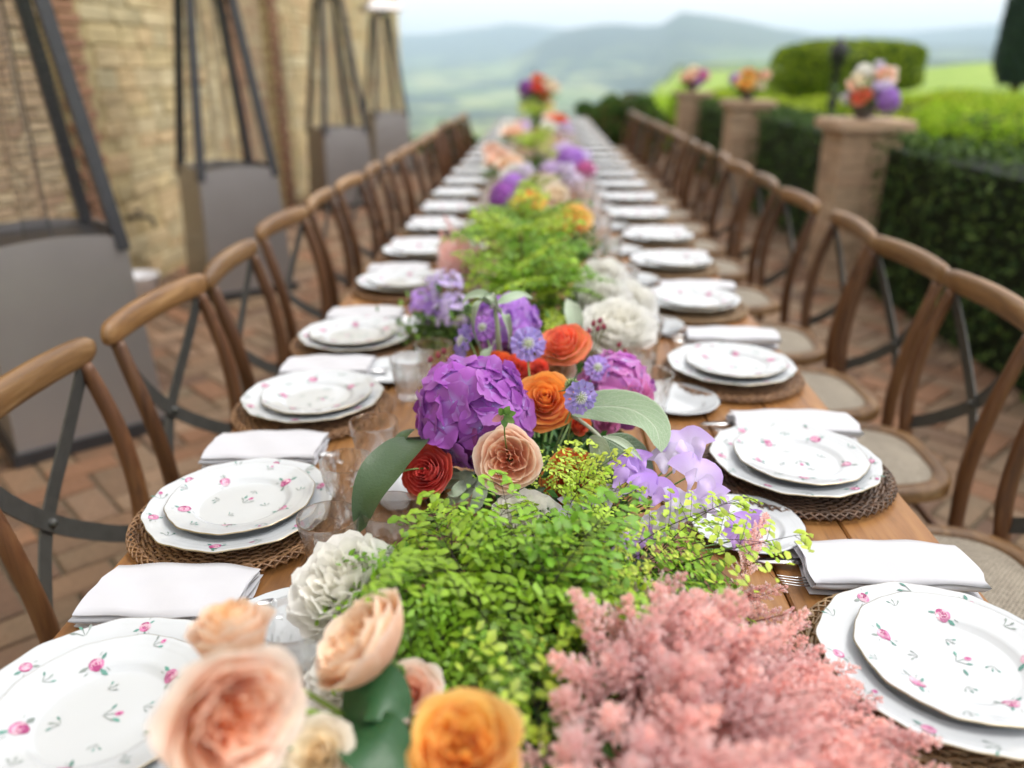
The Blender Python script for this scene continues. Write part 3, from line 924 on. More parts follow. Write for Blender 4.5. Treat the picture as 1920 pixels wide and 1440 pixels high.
# ================================================================== CHAIRS
def make_chair():
    c = thing('crossback_chair', '', 'chair')
    # seat: rounded trapezoid
    def outline(k, n=44):
        P = []
        for i in range(n):
            a = 2 * PI * i / n
            ex = 2 / 3.4
            x = math.copysign(abs(math.cos(a)) ** ex, math.cos(a)); y = math.copysign(abs(math.sin(a)) ** ex, math.sin(a))
            w = 0.215 + 0.02 * x
            P.append((x * (0.20 - k), y * (w - k)))
        return np.array(P)
    mb = MB()
    rings = [(0.0, 0.425), (0.0, 0.448), (0.004, 0.455), (0.012, 0.459), (0.034, 0.459), (0.040, 0.452), (0.04, 0.425)]
    V = np.concatenate([np.concatenate([outline(k), np.full((44, 1), z)], 1) for k, z in rings])
    mb.add(V, grid(44, len(rings), True)); ob('seat_frame', mb.mesh('seat_frame', M_RAIL), c)
    mb = MB()
    P0 = outline(0.037)
    V = np.concatenate([np.concatenate([P0 * s, np.full((44, 1), 0.449 + 0.012 * (1 - s ** 2) - 0.006 * (1 - s) ** 2)], 1) for s in (1, 0.9, 0.7, 0.45, 0.2, 0.02)])
    mb.add(V, grid(44, 6, True)); ob('woven_seat', mb.mesh('woven_seat', M_SEAT), c)
    for s in (-1, 1):
        mb = MB()
        P = smoothpath([(0.185, s * 0.20, 0.0), (0.172, s * 0.188, 0.22), (0.16, s * 0.178, 0.43)], 10)
        tube(mb, P, np.linspace(0.0135, 0.0185, 10), 10, up=(1, 0, 0)); ob('leg', mb.mesh('leg', M_CHAIR), c)
        mb = MB()
        P = smoothpath([(-0.245, s * 0.175, 0.0), (-0.205, s * 0.172, 0.22), (-0.19, s * 0.175, 0.42), (-0.183, s * 0.19, 0.54), (-0.2, s * 0.2, 0.68), (-0.228, s * 0.2, 0.79), (-0.246, s * 0.196, 0.85)], 26)
        sweep(mb, P, circ(1, 10, 1.25), np.concatenate([np.linspace(0.0125, 0.0158, 13), np.linspace(0.0155, 0.013, 13)]), (1, 0, 0))
        ob('stile', mb.mesh('stile', M_CHAIR), c)
    mb = MB()
    ys = np.linspace(-0.238, 0.238, 27)
    q = ys / 0.238
    P = np.stack([-0.264 + 0.02 * q ** 2, ys, 0.874 + 0.004 * (1 - q ** 2)], 1)
    a = np.arange(14) * 2 * PI / 14
    ex = 0.75
    prof = np.stack([np.sign(np.cos(a)) * np.abs(np.cos(a)) ** ex * 0.017, np.sign(np.sin(a)) * np.abs(np.sin(a)) ** ex * 0.031], 1)
    sc = np.clip(1.0 - np.abs(q) ** 20 * 0.45, 0.3, 1) * (0.9 + 0.1 * (1 - q ** 2))
    sweep(mb, P, prof, sc); ob('top_rail', mb.mesh('top_rail', M_RAIL), c)
    for s in (-1, 1):
        mb = MB()
        P = smoothpath([(-0.246, s * 0.19, 0.845), (-0.262, s * 0.12, 0.735), (-0.262 - 0.003 * s, 0.0, 0.605), (-0.225, -s * 0.115, 0.51), (-0.19, -s * 0.185, 0.465)], 22)
        sweep(mb, P, [(-0.018, -0.002), (0.018, -0.002), (0.018, 0.002), (-0.018, 0.002)], None, (1, 0, 0.15))
        ob('cross_strap', mb.mesh('cross_strap', M_IRON, False), c)
    mb = MB(); revolve(mb, [(0.0, 0.006), (0.006, 0.005), (0.009, 0.0), (0.009, -0.008)], 12); mb.xf(T(-0.252, 0, 0.605) @ RY(PI / 2))
    ob('rivet', mb.mesh('rivet', M_IRON), c)
    for (p, q2) in (((0.172, -0.19, 0.2), (-0.206, -0.173, 0.2)), ((0.172, 0.19, 0.2), (-0.206, 0.173, 0.2)), ((0.166, -0.183, 0.3), (0.166, 0.183, 0.3)), ((-0.2, -0.17, 0.28), (-0.2, 0.17, 0.28))):
        mb = MB(); tube(mb, np.linspace(p, q2, 5), np.array([0.009, 0.011, 0.012, 0.011, 0.009]), 8); ob('rung', mb.mesh('rung', M_CHAIR), c)
    return c

chair = make_chair()
LCH = [(-0.66, 1.27, 2), (-0.66, 1.78, -3), (-0.655, 2.27, 4), (-0.70, 2.87, -4), (-0.70, 3.42, 3), (-0.70, 3.95, -2), (-0.69, 4.5, 3)]
y = 5.03
while y < 10.3: LCH.append((-0.69 + random.uniform(-0.02, 0.02), y, random.uniform(-5, 5))); y += 0.53
RCH = [(0.83, 0.80, 0), (0.84, 1.36, 2), (0.845, 1.92, -2), (0.84, 2.37, 3), (0.85, 2.88, -3), (0.845, 3.48, 2), (0.85, 4.06, -2)]
y = 4.6
while y < 10.6: RCH.append((0.845 + random.uniform(-0.02, 0.02), y, random.uniform(-5, 5))); y += 0.53
used = False
for side, rows in (('left', LCH), ('right', RCH)):
    for k, (x, y, a) in enumerate(rows):
        o = dup(chair) if used else chair
        used = True
        o.location = (x, y, 0.013); o.rotation_euler = (0, 0, math.radians(a) + (0 if side == 'left' else PI))
        extra = ''
        o['label'] = f'{ORD[k]} wooden crossback chair from the camera, {side} side of the table{extra}'
        o['group'] = f'crossback chairs along the {side} side'

# ================================================================== TABLEWARE
def plate_profile(R, flat, depth, ribs=True):
    pr = [(0.0, 0.0), (flat * 0.6, 0.0), (flat * 0.92, 0.0), (flat * 0.98, 0.004), (flat * 1.05, depth * 0.35), (flat * 1.11, depth * 0.48)]
    for t in np.linspace(0.06, 1, 12):
        r = flat * 1.11 + (1 - flat * 1.11) * t
        z = depth * (0.48 + 0.52 * t ** 1.15)
        if ribs and t > 0.62: z += 0.0045 * abs(math.sin((t - 0.62) * 3 * PI / 0.38))
        pr.append((r, z))
    return [(r * R, z * R) for r, z in pr]

def plate_height(prof, r):
    rs = [p[0] for p in prof]; zs = [p[1] for p in prof]
    return np.interp(r, rs, zs)

def scallop(R, amp, lobes):
    def f(a, r, z):
        k = sstep(0.7, 1.0, abs(r) / R)
        g = 0.55 * np.cos(lobes * a) + 0.3 * np.cos(2 * lobes * a)
        return 1 + amp * k * g
    return f

def make_plate(R, flat, depth, base, amp=0.016, lobes=10, ribs=True):
    mb = MB()
    prof = [(max(r, 0.0005), z + base) for r, z in plate_profile(R, flat, depth, ribs)]
    n = 180
    rm = scallop(R, amp, lobes)
    revolve(mb, prof, n, (1, 1, 1), 0, rm)
    rt, zt = prof[-1]
    revolve(mb, [(rt, zt), (rt + 0.0012, zt - 0.0004), (rt + 0.0012, zt - 0.0016)], n, (1, 1, 1), 1, rm)
    und = [(rt + 0.0012, zt - 0.0016), (rt - 0.003, zt - 0.004), (flat * R * 1.1, base + depth * R * 0.42 - 0.004), (flat * R * 0.9, base - 0.003), (flat * R * 0.85, 0.0), (flat * R * 0.8, 0.0), (flat * R * 0.78, base - 0.003), (0.0005, base - 0.003)]
    revolve(mb, und, n, (1, 1, 1), 0, rm)
    return mb, prof

# hand painted rose prints lying on the glaze
MAG, PNK, PAL, TEAL, GRY = (0.30, 0.035, 0.14), (0.46, 0.15, 0.29), (0.53, 0.33, 0.40), (0.09, 0.23, 0.19), (0.22, 0.26, 0.24)
class Print:
    def __init__(s, prof): s.mb = MB(); s.prof = prof; s.k = 0
    def poly(s, pts, col):
        pts = np.asarray(pts, float)
        s.k += 1
        r = np.hypot(pts[:, 0], pts[:, 1])
        z = plate_height(s.prof, r) + 0.00035 + 0.000012 * (s.k % 40)
        c = pts.mean(0); zc = plate_height(s.prof, np.hypot(*c)) + 0.00038 + 0.000012 * (s.k % 40)
        n = len(pts)
        V = np.concatenate([np.concatenate([pts, z[:, None]], 1), [[c[0], c[1], zc]]])
        colv = np.asarray(col) * random.uniform(0.8, 1.25)
        s.mb.add(V, [(i, (i + 1) % n, n) for i in range(n)], np.clip(colv, 0, 1))
    def blob(s, x, y, a, L, W, col, n=9, pointy=0.0):
        t = np.arange(n) * 2 * PI / n
        ex = np.cos(t) * L; ey = np.sin(t) * W * (1 - pointy * np.abs(np.cos(t)))
        ca, sa = math.cos(a), math.sin(a)
        s.poly(np.stack([x + ca * ex - sa * ey, y + sa * ex + ca * ey], 1), col)
    def leaf(s, x, y, a, L, col):
        s.blob(x + math.cos(a) * L, y + math.sin(a) * L, a, L, L * 0.42, col, 8, 0.5)
    def rose(s, x, y, a, sz):
        for k in range(random.choice((2, 3, 3))):
            aa = a + PI * 0.75 * k + random.uniform(-0.4, 0.4)
            s.leaf(x + math.cos(aa) * sz * 0.75, y + math.sin(aa) * sz * 0.75, aa + random.uniform(-0.5, 0.5), sz * random.uniform(0.4, 0.62), random.choice((TEAL, TEAL, GRY)))
            s.blob(x + math.cos(aa + .5) * sz * 1.5, y + math.sin(aa + .5) * sz * 1.5, aa + .3, sz * 0.32, sz * 0.05, GRY, 5)
        for k in range(7):
            aa = a + k * 2 * PI / 7
            s.blob(x + math.cos(aa) * sz * 0.55, y + math.sin(aa) * sz * 0.5, aa + PI / 2, sz * 0.48, sz * 0.36, random.choice((PNK, PNK, PAL, MAG)))
        s.blob(x, y, a, sz * 0.62, sz * 0.56, PAL)
        for k in range(4):
            aa = a + k * PI / 2 + 0.3
            s.blob(x + math.cos(aa) * sz * 0.34, y + math.sin(aa) * sz * 0.34, aa + PI / 2, sz * 0.3, sz * 0.1, random.choice((PNK, MAG)), 6)
        s.blob(x + sz * 0.06, y, a, sz * 0.2, sz * 0.17, MAG)
    def sprig(s, x, y, a, sz, bud=False):
        for k, da in enumerate((-0.7, 0.05, 0.8)):
            s.blob(x + math.cos(a + da) * sz * 0.5, y + math.sin(a + da) * sz * 0.5, a + da, sz * 0.5, sz * 0.045, GRY, 5)
            if k != 1 or not bud:
                s.leaf(x + math.cos(a + da) * sz * 0.6, y + math.sin(a + da) * sz * 0.6, a + da + 0.3, sz * 0.26, random.choice((TEAL, GRY)))
        if bud:
            s.blob(x + math.cos(a) * sz, y + math.sin(a) * sz, a, sz * 0.28, sz * 0.2, PNK); s.blob(x + math.cos(a) * sz * 1.05, y + math.sin(a) * sz, a, sz * 0.14, sz * 0.1, MAG)

def print_set(prof, R, rin, salad):
    p = Print(prof)
    a0 = random.uniform(0, 6)
    nr = 5 if salad else 6
    for k in range(nr):
        a = a0 + k * 2 * PI / nr + random.uniform(-0.12, 0.12)
        r = R * (random.uniform(0.64, 0.76) if salad else random.uniform(0.86, 0.9))
        sz = R * (0.075 if salad else 0.05)
        p.rose(r * math.cos(a), r * math.sin(a), random.uniform(0, 6), sz * random.uniform(1.05, 1.4))
        a += PI / nr
        r = R * (random.uniform(0.74, 0.88) if salad else random.uniform(0.87, 0.92))
        p.sprig(r * math.cos(a), r * math.sin(a), random.uniform(0, 6), R * random.uniform(0.085, 0.12), random.random() < 0.3)
    if salad:
        p.sprig(0.0, 0.0, random.uniform(0, 6), R * 0.15, True); p.leaf(-0.01, -0.008, 3.6, R * 0.05, TEAL)
        for k in range(4):
            a = a0 + 0.4 + k * PI / 2
            p.sprig(R * 0.36 * math.cos(a), R * 0.36 * math.sin(a), random.uniform(0, 6), R * random.uniform(0.08, 0.12))
    return p.mb

mbD, profD = make_plate(0.139, 0.60, 0.155, 0.004, 0.02, 10)
mbS, profS = make_plate(0.109, 0.62, 0.13, 0.004, 0.016, 10)
mbB, profB = make_plate(0.083, 0.62, 0.14, 0.004, 0.010, 10)
ME_D = mbD.mesh('dinner_plate', [M_CHINA, M_GILT]); ME_S = mbS.mesh('salad_plate', [M_CHINA, M_GILT]); ME_B = mbB.mesh('bread_plate', [M_CHINA, M_CHINA])
PR_D = [print_set(profD, 0.139, 0.6, False).mesh('rose_print', M_PRINT) for _ in range(3)]
PR_S = [print_set(profS, 0.109, 0.6, True).mesh('rose_print', M_PRINT) for _ in range(4)]

def make_charger():
    mb = MB()
    revolve(mb, [(0.0005, 0.006), (0.146, 0.006), (0.15, 0.003), (0.146, 0.0), (0.0005, 0.0)], 72, (0.3, 0.3, 0.3))
    NW = 46
    for k in range(12):
        r = 0.086 + k * 0.0053
        n = NW * 4
        a = np.arange(n) * 2 * PI / n
        zz = 0.0085 + 0.0022 * np.sign(np.sin(NW / 2 * a + (PI if k % 2 else 0))) * np.abs(np.sin(NW / 2 * a)) ** 0.6
        rr = r + 0.0004 * np.sin(9 * a + k)
        P = np.stack([np.cos(a) * rr, np.sin(a) * rr, zz], 1)
        sweep(mb, P, circ(0.0027, 6, 0.0016), None, closed=True)
    # radial stakes
    for i in range(NW):
        a = (i + 0.5) * 2 * PI / NW
        tube(mb, [(math.cos(a) * 0.085, math.sin(a) * 0.085, 0.0085), (math.cos(a) * 0.15, math.sin(a) * 0.15, 0.0085)], 0.0016, 5)
    # plaited edge: strands wound diagonally round the rim in two directions
    NE = 62
    for i in range(NE):
        for dr, r0 in ((1, 0.0072), (-1, 0.0066)):
            a0 = (i + (0.5 if dr < 0 else 0)) * 2 * PI / NE
            t = np.linspace(0, 1, 9)
            ph = -0.3 + t * 3.7                      # inner top, over the crown, to the outer foot
            aa = a0 + dr * t * 0.24
            rr = 0.1525 - r0 * np.cos(ph); zz = 0.0075 + r0 * np.sin(ph)
            P = np.stack([np.cos(aa) * rr, np.sin(aa) * rr, np.maximum(zz, 0.001)], 1)
            tube(mb, P, 0.0017, 5)
    return mb
mbC = make_charger()
ME_C = [mbC.mesh('charger_plate', m) for m in M_RATTAN]

def make_napkin(layers, gap, L, W, puff):
    """a cloth folded back and forth; long side along x"""
    mb = MB()
    path = []
    r = gap / 2
    for k in range(layers):
        z = 0.002 + k * gap
        y0, y1 = -W / 2, W / 2
        if k % 2: y0, y1 = y1, y0
        sh = 0.004 * math.sin(k * 2.1)
        for t in np.linspace(0, 1, 9): path.append((y0 + (y1 - y0) * t + sh, z + puff * math.sin(t * PI) * (k / layers)))
        if k < layers - 1:
            sgn = 1 if y1 > y0 else -1
            for t in np.linspace(0.2, 0.8, 4): path.append((y1 + sh + sgn * r * math.sin(t * PI), z + r - r * math.cos(t * PI)))
    path = np.array(path)
    tn = np.gradient(path, axis=0); tn /= np.linalg.norm(tn, axis=1)[:, None]
    nr = np.stack([-tn[:, 1], tn[:, 0]], 1)
    th = 0.0009
    loop = np.concatenate([path + nr * th, (path - nr * th)[::-1]])
    nx = 22
    V = []
    for i, x in enumerate(np.linspace(-L / 2, L / 2, nx)):
        q = loop.copy()
        zf = q[:, 1] / (layers * gap)
        q[:, 0] += 0.0035 * np.sin(x * 21 + 1.3) * zf + 0.002 * np.sin(x * 47 + q[:, 1] * 200)
        q[:, 1] += 0.0022 * zf * np.sin(x * 26 + q[:, 0] * 18) + 0.0012 * zf * np.sin(x * 71 + q[:, 0] * 55 + 1) + 0.0010 * zf * np.sin(x * 38 - q[:, 0] * 90)
        e = 0.0025 * np.sin(q[:, 0] * 60 + q[:, 1] * 500) * (1 if i in (0, nx - 1) else 0)
        V.append(np.stack([np.full(len(q), x) + e, q[:, 0], q[:, 1]], 1))
    k = len(loop)
    mb.add(np.concatenate(V), grid(k, nx, True))
    # close the two ends strip by strip
    m = len(path)
    for base in (0, (nx - 1) * k):
        VV = V[0] if base == 0 else V[-1]
        mb.add(VV, [(i, i + 1, k - 2 - i, k - 1 - i) for i in range(m - 1)])
    return mb
ME_N = [make_napkin(4, 0.0065, 0.198, 0.112, 0.008).mesh('napkin', M_CLOTH), make_napkin(3, 0.0105, 0.225, 0.105, 0.008).mesh('napkin', M_CLOTH)]

def make_tumbler():
    mb = MB()
    n = 126
    def fac(a, r, z):
        k = sstep(0.068, 0.058, z) if r > 0.02 else 0.0
        k = k * float(z > 0.004)
        return 1 - 0.05 * k * (1 - np.abs(np.cos(a * 4.5))) - 0.045 * k * np.abs(np.sin(a * 7 + z * 150)) * np.abs(np.sin(a * 7 - z * 150)) 
    outer = [(0.0005, 0.0), (0.027, 0.0), (0.0295, 0.002)] + [(0.0302 + 0.0092 * t ** 0.95, 0.005 + 0.058 * t) for t in np.linspace(0, 1, 16)] + [(0.0405, 0.072), (0.0425, 0.088), (0.0422, 0.0895), (0.0412, 0.0895)]
    inner = [(0.0405, 0.088), (0.0385, 0.07), (0.0345, 0.048), (0.0305, 0.024), (0.028, 0.0165), (0.02, 0.0135), (0.0005, 0.0125)]
    revolve(mb, outer + inner, n, rmod=lambda a, r, z: fac(a, r, z))
    return mb.mesh('tumbler', M_GLASS)
ME_G = make_tumbler()

def make_knife():
    mb = MB()
    P = [(-0.11, 0, 0.006), (-0.06, 0, 0.0055), (0.0, 0, 0.005), (0.02, 0, 0.005)]
    sweep(mb, P, circ(1, 10, 0.5), np.array([0.009, 0.0075, 0.006, 0.005]))
    bl = [(0.02, -0.004), (0.04, -0.009), (0.09, -0.0095), (0.112, -0.004), (0.118, 0.004), (0.1, 0.0055), (0.02, 0.005)]
    V = [(x, y, z) for z in (0.0042, 0.0058) for x, y in bl]
    k = len(bl)
    mb.add(V, [tuple(range(k - 1, -1, -1)), tuple(range(k, 2 * k))] + [(i, (i + 1) % k, (i + 1) % k + k, i + k) for i in range(k)])
    return mb.mesh('knife', M_STEEL, True)
def make_fork():
    mb = MB()
    P = smoothpath([(-0.11, 0, 0.004), (-0.04, 0, 0.005), (0.03, 0, 0.010), (0.055, 0, 0.008)], 14)
    sweep(mb, P, circ(1, 8, 0.45), np.interp(np.arange(14), [0, 6, 11, 13], [0.0085, 0.004, 0.0035, 0.010]))
    for y in (-0.0095, -0.0032, 0.0032, 0.0095):
        P = smoothpath([(0.052, y * 0.8, 0.008), (0.075, y, 0.0045), (0.108, y * 0.95, 0.011)], 9)
        sweep(mb, P, circ(1, 6, 0.7), np.linspace(0.0019, 0.0009, 9))
    return mb.mesh('fork', M_STEEL, True)
ME_K, ME_F = make_knife(), make_fork()

LSEAT = [0.63, 1.05, 1.475, 1.89, 2.43, 2.88, 3.36, 3.82]
RSEAT = [0.74, 1.235, 1.70, 2.245, 2.74, 3.19, 3.68, 4.17]
for L, st in ((LSEAT, 0.475), (RSEAT, 0.49)):
    while L[-1] < 10.6: L.append(L[-1] + st)
SX = {'left': [-0.462, -0.462, -0.462, -0.468], 'right': [0.462, 0.442, 0.43, 0.435]}
def put(name, me, label, cat, group, x, y, z, rz=0.0, tilt=0.0):
    o = ob(name, me)
    o.location = (x, y, z); o.rotation_euler = (tilt, 0, rz)
    return tag(o, label, cat, group)
ZT = TOP + 0.0008
for side, seats in (('left', LSEAT), ('right', RSEAT)):
    sg = -1 if side == 'left' else 1
    for k, y in enumerate(seats):
        x = SX[side][k] if k < 4 else sg * 0.445 + random.uniform(-0.012, 0.012)
        where = f'at the {ORD[k]} place from the camera, {side} side'
        wi = (2 if k == 0 else 1 if k == 1 else random.choice((0, 0, 2))) if side == 'right' else (0 if k < 3 else random.choice((0, 0, 2)))
        put('charger_plate', ME_C[wi], f'round woven rattan charger {where}', 'charger', f'rattan chargers on the {side} side', x, y, ZT, random.uniform(0, 6))
        zc = ZT + 0.0125
        dx, dy = random.uniform(-0.006, 0.006), random.uniform(-0.006, 0.006)
        d = put('dinner_plate', ME_D, f'large scalloped white dinner plate {where}', 'plate', f'dinner plates on the {side} side', x + dx, y + dy, zc, random.uniform(0, 6))
        s = put('salad_plate', ME_S, f'smaller rose patterned white plate {where}', 'plate', f'salad plates on the {side} side', x + dx + random.uniform(-.008, .008) + (0.012 if side == 'right' else 0), y + dy + random.uniform(-.008, .008), zc + 0.0115, random.uniform(0, 6), random.uniform(-0.01, 0.01))
        if k < 8:
            tag(ob('rose_print', random.choice(PR_D), d), kind='stuff'); tag(ob('rose_print', random.choice(PR_S), s), kind='stuff')
        # napkin: on each diner's left hand
        ny = y + 0.225 if side == 'left' else y - 0.285
        nx = sg * 0.487
        if side == 'left' and k == 0: nx, ny = -0.478, 0.845
        if side == 'left' and k == 1: nx, ny = -0.492, 1.275
        if side == 'right' and k == 1: nx, ny = 0.478, 0.945
        vis_n = not (side == 'right' and k == 0)
        if vis_n:
            put('napkin', ME_N[0 if side == 'left' else 1], f'folded white linen napkin {where}', 'napkin', f'folded napkins on the {side} side', nx, ny, ZT, random.uniform(-0.05, 0.05) + (0.0 if side == 'left' else -0.03))
            if k < 4:
                if side == 'right':
                    put('knife', ME_K, f'steel knife sticking out of the napkin {where}', 'knife', 'cutlery in the napkins', nx - 0.058, ny + 0.012, ZT + 0.0045, PI + random.uniform(-0.05, 0.05))
                    put('fork', ME_F, f'steel fork sticking out of the napkin {where}', 'fork', 'cutlery in the napkins', nx - 0.045, ny - 0.022, ZT + 0.0035, PI + 0.12)
                else:
                    put('knife', ME_K, f'steel knife sticking out of the napkin {where}', 'knife', 'cutlery in the napkins', nx + 0.026, ny - 0.01, ZT + 0.004, PI + random.uniform(-0.05, 0.05))
        # bread plate and two tumblers
        by = y + 0.15 if side == 'left' else y - 0.185
        bx = sg * 0.30
        if (side, k) == ('left', 1): bx, by = -0.225, 1.18
        if (side, k) == ('left', 2): bx, by = -0.335, 1.69
        if (side, k) == ('right', 1): bx, by = 0.316, 1.054
        if (side, k) == ('right', 2): bx, by = 0.288, 1.54
        if (side, k) == ('left', 0): bx, by = -0.305, 0.785
        if (side, k) != ('right', 0): put('bread_plate', ME_B, f'plain small white bread plate {where}', 'plate', f'bread plates on the {side} side', bx, by, ZT, random.uniform(0, 6))
        gl = [(sg * 0.235, y - sg * -0.27), (sg * 0.275, y - sg * -0.16)] if side == 'left' else [(0.215, y + 0.255), (0.255, y + 0.15)]
        if side == 'left': gl = [(-0.235, y - 0.24), (-0.275, y - 0.33)]
        if (side, k) == ('left', 2): gl = [(-0.285, 1.235), (-0.298, 1.09)]
        if (side, k) == ('left', 1): gl = [(-0.285, 0.925), (-0.205, 0.955)]
        if (side, k) == ('left', 0): gl = [(-0.265, 0.70)]
        if (side, k) == ('right', 0): gl = []
        if (side, k) == ('right', 1): gl = [(0.225, 1.49), (0.205, 1.60)]
        for j, (gx, gy) in enumerate(gl):
            put('tumbler', ME_G, f'{"nearer" if j else "farther"} clear faceted tumbler {where}' if len(gl) > 1 else f'clear faceted glass tumbler standing on the nearest bread plate, left side', 'glass', f'glass tumblers on the {side} side', gx, gy, ZT + (0.009 if (side, k) == ('left', 0) else 0), random.uniform(0, 6))

# ================================================================== FLOWERS
def petal_patch(phi, Rm, H, A, curl, ruf, cols, t, nu=9, nv=8, z0=-0.55, lean=0.0, notch=0.0):
    """one petal wrapped round the axis; cols = (base, body, edge)"""
    mb = MB()
    u = np.linspace(-1, 1, nu)[None, :]
    v = np.linspace(0, 1, nv)[:, None]
    p1, p2, p3 = rng.uniform(0, 6.28, 3)
    vv = v * (1 - 0.24 * np.abs(u) ** 2.6 - notch * np.exp(-(u / 0.22) ** 2) * v)
    a = phi + u * A * (0.30 + 0.70 * np.sin(np.minimum(vv * 1.25, 1) * PI / 2))
    r = 0.07 + (Rm - 0.07) * (1 - (1 - vv) ** 2.1)
    r = r + curl * np.clip((vv - 0.62) / 0.38, 0, 1) ** 2 * (1 + 0.4 * np.sin(2 * u + p1))
    z = z0 + (H - z0) * vv ** 1.15 - 0.55 * curl * np.clip((vv - 0.72) / 0.28, 0, 1) ** 2
    w = ruf * vv ** 2
    z = z + min(0.035, ruf * 0.4) * np.sin(10 * u + p1) * vv ** 5 + min(0.02, ruf * 0.25) * np.sin(17 * u + p2) * vv ** 6
    r = r + w * np.sin(3.1 * u + p2) + 0.03 * u
    z = z + w * 0.8 * np.sin(4.3 * u + p3) + lean * u * vv
    V = np.stack([np.cos(a) * r, np.sin(a) * r, z], 2).reshape(-1, 3)
    vt = np.broadcast_to(vv, a.shape).reshape(-1, 1); ut = np.broadcast_to(np.abs(u), a.shape).reshape(-1, 1)
    b, m, e = [np.asarray(c, float)[None] for c in cols]
    kb = sstep(0.45, 0.05, vt) if False else 1 - sstep(0.05, 0.45, vt)
    ke = np.maximum(sstep(0.72, 1.0, vt), 0.6 * sstep(0.75, 1.0, ut) * sstep(0.3, 0.8, vt))
    C = m * (1 - kb) + b * kb
    C = C * (1 - ke) + e * ke
    C = C * (1 + 0.07 * np.sin(23 * ut + p1) * vt) * rng.uniform(0.90, 1.05)
    mb.add(V, grid(nu, nv), np.clip(C, 0, 1))
    return mb

STY = {
    'garden': dict(n=[4, 5, 6, 6, 7, 6, 6], R=[.15, .27, .40, .53, .68, .84, .98], H=[.24, .32, .38, .42, .46, .44, .32], A=[62, 50, 44, 42, 42, 50, 56], c=[.0, .02, .03, .05, .07, .12, .24], r=[.10, .11, .11, .10, .08, .07, .07]),
    'hybrid': dict(n=[3, 3, 4, 5, 5, 6, 6], R=[.12, .22, .34, .48, .64, .82, 1.0], H=[.66, .64, .58, .50, .40, .26, .08], A=[100, 85, 70, 60, 55, 52, 52], c=[.0, .03, .06, .12, .2, .26, .30], r=[.01, .02, .03, .04, .04, .05, .05]),
    'bud': dict(n=[3, 3, 4, 4, 5], R=[.16, .28, .40, .52, .60], H=[.78, .80, .76, .70, .52], A=[110, 90, 75, 65, 60], c=[.0, .01, .03, .06, .14], r=[.01, .02, .02, .03, .04]),
    'ranunculus': dict(n=[4, 5, 6, 6, 7, 7, 8, 8], R=[.12, .24, .36, .48, .6, .72, .85, .98], H=[.44, .46, .45, .42, .37, .30, .2, .06], A=[65, 55, 46, 42, 38, 36, 34, 34], c=[.0, .02, .02, .03, .04, .05, .07, .1], r=[.03] * 8),
    'peony': dict(n=[5, 6, 7, 8, 8, 8, 7, 7], R=[.14, .26, .40, .54, .68, .82, .94, 1.05], H=[.50, .54, .55, .52, .46, .36, .2, 0.0], A=[50, 46, 42, 38, 36, 36, 40, 46], c=[.02, .04, .06, .07, .08, .1, .12, .15], r=[.12, .12, .12, .12, .11, .1, .08, .06]),
}
def rose_layers(style, pal, detail=1.0, openk=1.0):
    """list of layers, each a list of petal MBs; pal = (inner body, outer body, edge, base)"""
    st = STY[style]; n = len(st['n']); out = []
    for i in range(n):
        t = i / (n - 1)
        body = lerp(pal[0], pal[1], t ** 0.8); edge = lerp(lerp(pal[0], pal[2], 0.5), pal[2], t); base = pal[3]
        off = rng.uniform(0, 6.28)
        L = []
        for k in range(st['n'][i]):
            phi = off + k * 2 * PI / st['n'][i] + rng.uniform(-0.15, 0.15)
            L.append(petal_patch(phi, st['R'][i] * rng.uniform(0.95, 1.05), st['H'][i] + rng.uniform(-0.05, 0.05), math.radians(st['A'][i]) * rng.uniform(0.9, 1.1),
                                 st['c'][i] * openk * rng.uniform(0.6, 1.4), st['r'][i], (base, body, edge), t, int(9 * detail), int(8 * detail), -0.55, rng.uniform(-0.06, 0.06),
                                 0.12 if style == 'peony' else 0.05))
        out.append(L)
    return out

def calyx(mb, R, col=(0.07, 0.17, 0.03)):
    revolve(mb, [(0.001, -0.75 * R), (0.10 * R, -0.74 * R), (0.17 * R, -0.64 * R), (0.14 * R, -0.52 * R), (0.02 * R, -0.45 * R)], 10, col)
    for k in range(5):
        a = k * 2 * PI / 5
        P = np.array([(0.12, -0.62), (0.3, -0.52), (0.46, -0.42), (0.6, -0.46)]) * R
        W = np.array([0.07, 0.11, 0.07, 0.008]) * R
        V = []
        for (r, z), w in zip(P, W):
            for s in (-1, 0, 1):
                V.append((r * math.cos(a) - s * w * math.sin(a), r * math.sin(a) + s * w * math.cos(a), z - (0.02 * R if s == 0 else 0)))
        mb.add(V, grid(3, 4), col)

def stem_to(o, Mw, R, foot, col=(0.10, 0.22, 0.035), rad=0.0022, k0=-0.7):
    """a stem, in the flower's own frame, from its calyx to a foot point in the arrangement"""
    inv = Mw.inverted()
    a = np.array([0, 0, k0 * R]); b = np.array([0, 0, k0 * R - 0.35 * R]); f = np.array(inv @ Vector(foot)[:]) if False else np.array(inv @ Vector(foot))
    mb = MB(); tube(mb, smoothpath([a, b, f], 10), rad, 6, col, up=(0.3, 1, 0.1))
    return ob('stem', mb.mesh('stem', M_STEM), o)

